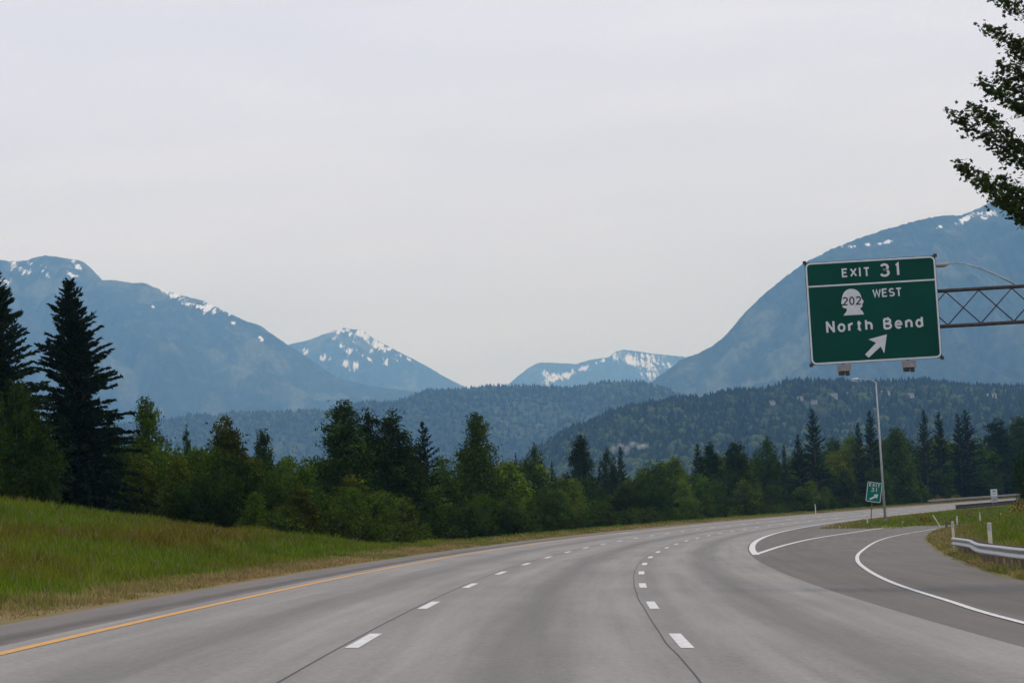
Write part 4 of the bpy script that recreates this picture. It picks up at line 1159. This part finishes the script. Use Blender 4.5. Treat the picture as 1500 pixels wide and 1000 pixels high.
# ------------------------------------------------------------------ small exit sign
EY = 241.0
eb = at(1275, 766, EY); ex, ez = eb[0], gzf(eb[0], EY)
es = empty('gore_exit_sign', (ex, EY, ez)); tag(es, 'small tilted green exit sign on a thin post beside the street lamp', 'exit sign')
c = at(1280.3, 720.5, EY); ccx, ccz = c[0] - ex, c[2] - ez
tilt = math.radians(10.5)
m = MB(); m.tube([(0, .06, -.3), (ccx * .9, .06, ccz + .6)], .045, 8); m.build('post', M_brown, es, True)
W2, H2 = 1.46, 1.92
holder = []
def tl_pt(x, z): return (ccx + x * math.cos(tilt) + z * math.sin(tilt), ccz - x * math.sin(tilt) + z * math.cos(tilt))
def tmesh(o):
    for v in o.data.vertices:
        x_, z_ = tl_pt(v.co.x, v.co.z); v.co.x, v.co.z = x_, z_
    o.data.update()
m = MB(); m.prism(rrect(-W2 / 2, W2 / 2, -H2 / 2, H2 / 2, .14), -.012, .012); pn = m.build('sign_panel', M_green2, es)
before = set(bpy.data.objects)
ring('border', M_lettr, -W2 / 2 + .02, W2 / 2 - .02, -H2 / 2 + .02, H2 / 2 - .02, .12, .055, -.018, pn)
word('letter', 'EXIT', -.50, .47, .52, .30, .055, M_lettr, pn, -.018)
word('digit', '31', -.27, .22, .03, .40, .06, M_lettr, pn, -.018)
ar = [(.42, -.16), (.34, -.58), (.22, -.46), (-.28, -.80), (-.38, -.66), (.10, -.34), (-.02, -.22)]
m = MB(); m.prism(ar, -.018, -.012); m.build('arrow', M_lettr, pn)
tmesh(pn)
for o in set(bpy.data.objects) - before: tmesh(o)

# ------------------------------------------------------------------ small white road sign at the far right shoulder
WY = 372.0
wb = at(1457.5, 743, WY); wx, wz = wb[0], gzf(wb[0], WY)
ws = empty('road_sign', (wx, WY, wz)); tag(ws, 'small white two-panel road sign beside the dark guardrail', 'road sign')
tp_ = at(1457.5, 716, WY)[2] - wz
m = MB(); m.box((-.22, .04, tp_ * .5 - .2), (.09, .07, tp_ + .3)); m.build('post', M_brown, ws)
m = MB(); m.box((0, 0, tp_ - .52), (.98, .02, 1.04)); pu = m.build('sign_panel', M_white, ws)
m = MB(); m.box((0, 0, tp_ - 1.52), (.92, .02, .90)); plw = m.build('sign_panel', M_alu, ws)
for k, (zz, wd) in enumerate(((tp_ - .26, .40), (tp_ - .36, .56), (tp_ - .72, .5))):
    m = MB(); m.box((0, -.014, zz), (wd, .006, .07)); m.build('marking', M_black, pu)
m = MB(); m.box((0, -.014, tp_ - 1.5), (.5, .006, .06)); m.build('marking', M_black, plw)

# ------------------------------------------------------------------ guardrails
WB = [(0, -.155), (-.02, -.15), (-.075, -.115), (-.075, -.075), (-.01, -.02), (-.01, .02), (-.075, .075), (-.075, .115), (-.02, .15), (0, .155)]
def rail(name, pts, label, mat, side, zc=.53, post_every=1.9, sub=6, post_mat=M_galv_old, end_post=True):
    """side: +1 the traffic face looks to the left of travel"""
    P = densify(np.asarray(pts, float), sub)
    base = (P[0, 0], P[0, 1], gzf(P[0, 0], P[0, 1]))
    e = empty(name, base); tag(e, label, 'guardrail')
    d = np.gradient(P, axis=0); d /= np.linalg.norm(d, axis=1)[:, None]
    nl = np.stack([-d[:, 1], d[:, 0]], 1) * side
    z = gz(P[:, 0], P[:, 1]) + zc
    z = np.convolve(np.pad(z, 3, 'edge'), np.ones(7) / 7, 'valid')
    n = len(WB); V = []
    for off in (0, .004):
        for i in range(len(P)):
            for a, b in WB:
                V.append((P[i, 0] + nl[i, 0] * (-a - off) - base[0], P[i, 1] + nl[i, 1] * (-a - off) - base[1], z[i] + b - base[2]))
    N = len(P) * n
    fs = []
    for s_ in (0, 1):
        for i in range(len(P) - 1):
            for k in range(n - 1):
                q = [s_ * N + i * n + k, s_ * N + i * n + k + 1, s_ * N + (i + 1) * n + k + 1, s_ * N + (i + 1) * n + k]
                fs.append(q if s_ == 0 else q[::-1])
    mesh_np('rail_beam', np.array(V), np.array(fs), mat, e, smooth=False)
    L_ = np.concatenate([[0], np.cumsum(np.linalg.norm(np.diff(P, axis=0), axis=1))])
    for s_ in np.arange(.4, L_[-1], post_every):
        x_, y_ = np.interp(s_, L_, P[:, 0]), np.interp(s_, L_, P[:, 1])
        nx, ny = np.interp(s_, L_, nl[:, 0]), np.interp(s_, L_, nl[:, 1])
        zz = gzf(x_, y_); zr_ = float(np.interp(s_, L_, z))
        ang = math.atan2(ny, nx)
        m = MB(); m.box((x_ - nx * .21 - base[0], y_ - ny * .21 - base[1], (zr_ + .16 + zz - .4) / 2 - base[2]), (.13, .15, zr_ + .16 - zz + .4), ang)
        pz = m.build('post', post_mat, e)
        m = MB(); m.box((x_ - nx * .075 - base[0], y_ - ny * .075 - base[1], zr_ - base[2]), (.14, .14, .32), ang); m.build('block', post_mat, pz)
    return e, P
def rp_(px_, py_, Y): p = at(px_, py_, Y); return (p[0], p[1])
near = [rp_(1396, 790, 94), rp_(1410, 790, 90), rp_(1422, 793, 85.5), rp_(1428, 798, 79.5), rp_(1437, 803, 74.5), rp_(1465, 809, 69), rp_(1500, 815, 63.6), (12.45, 56), (11.95, 47), (11.5, 38), (11.1, 28)]
rail('guardrail', near, 'bright steel guardrail with a flared end along the ramp', M_galv, -1, .50, post_mat=M_brown)
yq = np.array([346, 352, 360, 370, 385, 400, 430, 470, 520, 580])
far_r = np.stack([XU(yq, np.array([5.9] * 10)), yq], -1)
M_drail = noise_mat('rail_back_shade', (.022, .026, .034), (.045, .05, .06), 4, .8, spec=.1)  # shade on the rail's back is put into this dark colour
dr, _ = rail('guardrail', far_r, 'dark guardrail along the right shoulder seen from its shaded back', M_drail, 1, .62, 1.9, post_mat=M_truss)
for b_ in [c for c in dr.children if c.name.startswith('rail_beam')]:
    k2 = b_.copy(); COL.objects.link(k2); k2.parent = dr; k2.location.z -= .34
yq = np.array([408, 418, 430, 445, 460, 480, 510, 560])
far_l = np.stack([XU(yq, np.array([-9.6] * 8)), yq], -1)
rail('guardrail', far_l, 'pale distant guardrail along the left shoulder below the dark firs', noise_mat('dull_rail', (.15, .15, .14), (.24, .24, .22), 4, .8), -1, .53, 1.9, post_mat=M_brown)

# ------------------------------------------------------------------ marker posts
def marker(px_, top, Y, rad, lab, lean=0.0, cap=True, mat=M_cream, flat=False):
    p = at(px_, top, Y); x_ = p[0]; z_ = gzf(x_, Y); h_ = p[2] - z_
    e = empty('marker_post', (x_, Y, z_)); tag(e, lab, 'marker post', 'roadside marker posts')
    lx_ = math.tan(lean) * h_
    def pt(k): return (lx_ * (k - 1) , 0, h_ * k)
    m = MB()
    if flat: m.add([(lx_ * (k - 1) + a * rad, b, h_ * k) for k in (-.15, 1) for a, b in ((-1, -.01), (1, -.01), (1, .01), (-1, .01))], [(0, 1, 5, 4), (1, 2, 6, 5), (2, 3, 7, 6), (3, 0, 4, 7), (4, 5, 6, 7)])
    else: m.tube([pt(-.15), pt(.8 if cap else .985), pt(.82 if cap else 1)], [rad, rad, rad * .96], 12)
    b_ = m.build('post', mat, e, not flat)
    if cap:
        m = MB()
        if flat: m.box((lx_ * (-.12), -.016, h_ * .88), (rad * 1.6, .01, h_ * .14))
        else: m.tube([pt(.8), pt(.985), pt(1)], [rad * 1.04, rad * 1.04, rad * .7], 12)
        m.build('reflector' if flat else 'cap', M_cap, e)
marker(1395.0, 763, 94.4, .05, 'slim pale marker post at the flared guardrail end')
marker(1448.7, 765, 76, .065, 'thick cream marker post with grey top behind the guardrail')
marker(1270, 755, 221, .055, 'pale flat marker standing at the nose of the gore grass', flat=True)
marker(1366.5, 754, 214, .05, 'leaning cream marker at the edge of the ramp', lean=math.radians(-29), cap=False, flat=True)
marker(1385.5, 760, 190, .07, 'short brown stub post near the leaning marker', cap=False, mat=M_brown)
marker(1401.5, 755.5, 200, .07, 'pale stub marker in the infield grass past the guardrail end')
marker(1435, 750, 205, .05, 'pale flat marker in the middle of the infield grass', flat=True)
marker(1466, 751, 210, .04, 'thin pale marker near the infield tree', flat=True)
marker(1194, 738, 318, .06, 'small pale marker at the foot of the far tree belt', flat=True)
marker(1322, 763, 225, .04, 'tiny pale stub in the gore grass', cap=False)

# ------------------------------------------------------------------ smoke rising behind the belt
def smoke():
    e = empty('smoke_plume', tuple(at(905, 690, 900))); tag(e, 'thin white smoke rising behind the dark fir in the valley', 'smoke', kind='stuff')
    m, t, b = new_mat('smoke'); t.nodes.remove(b)
    v = t.nodes.new('ShaderNodeVolumePrincipled'); v.inputs['Color'].default_value = (.92, .94, .96, 1)
    co = t.nodes.new('ShaderNodeTexCoord'); n = t.nodes.new('ShaderNodeTexNoise'); n.inputs['Scale'].default_value = 2.2; n.inputs['Detail'].default_value = 4
    ln = t.nodes.new('ShaderNodeVectorMath'); ln.operation = 'LENGTH'                      # thins out towards each puff's rim
    sb = t.nodes.new('ShaderNodeMath'); sb.operation = 'SUBTRACT'; sb.inputs[0].default_value = 1.0
    ad = t.nodes.new('ShaderNodeMath'); ad.operation = 'MULTIPLY_ADD'; ad.inputs[1].default_value = 1.6; ad.inputs[2].default_value = -.8
    sm = t.nodes.new('ShaderNodeMath'); sm.operation = 'ADD'
    r = t.nodes.new('ShaderNodeMapRange'); r.inputs['From Min'].default_value = .15; r.inputs['From Max'].default_value = .9; r.inputs['To Max'].default_value = .17
    t.links.new(co.outputs['Object'], n.inputs['Vector']); t.links.new(co.outputs['Object'], ln.inputs[0]); t.links.new(ln.outputs['Value'], sb.inputs[1])
    t.links.new(n.outputs[0], ad.inputs[0]); t.links.new(ad.outputs[0], sm.inputs[0]); t.links.new(sb.outputs[0], sm.inputs[1])
    t.links.new(sm.outputs[0], r.inputs[0]); t.links.new(r.outputs[0], v.inputs['Density'])
    t.links.new(v.outputs[0], t.nodes['Material Output'].inputs['Volume'])
    px0 = np.array(at(905, 690, 900)); q = 900 / F
    for px_, py_, rx, rz in ((904, 678, 5, 14), (899, 658, 7, 10), (908, 653, 8, 8), (918, 658, 8, 11), (926, 650, 9, 7), (940, 653, 12, 6)):
        mb = MB(); mb.tube([(0, 0, math.cos(a)) for a in np.linspace(3.1, .04, 9)], [math.sin(a) for a in np.linspace(3.1, .04, 9)], 12)
        o = mb.build('smoke_puff', m, e, True); o.location = tuple(np.array(at(px_, py_, 900)) - px0); o.scale = (rx * q, rx * q, rz * q)
smoke()

# ------------------------------------------------------------------ the hazy valley air
hz, t, b = new_mat('valley_haze'); t.nodes.remove(b)
v = t.nodes.new('ShaderNodeVolumePrincipled')
v.inputs['Color'].default_value = (.27, .57, 1.0, 1)
v.inputs['Absorption Color'].default_value = (.72, .9, 1, 1)
v.inputs['Density'].default_value = .000083
v.inputs['Anisotropy'].default_value = 0
t.links.new(v.outputs[0], t.nodes['Material Output'].inputs['Volume'])
m = MB(); m.box((300, 10500, 860), (20500, 24000, 1800))
hb = m.build('haze', hz); tag(hb, 'blue valley haze', 'haze', kind='stuff')
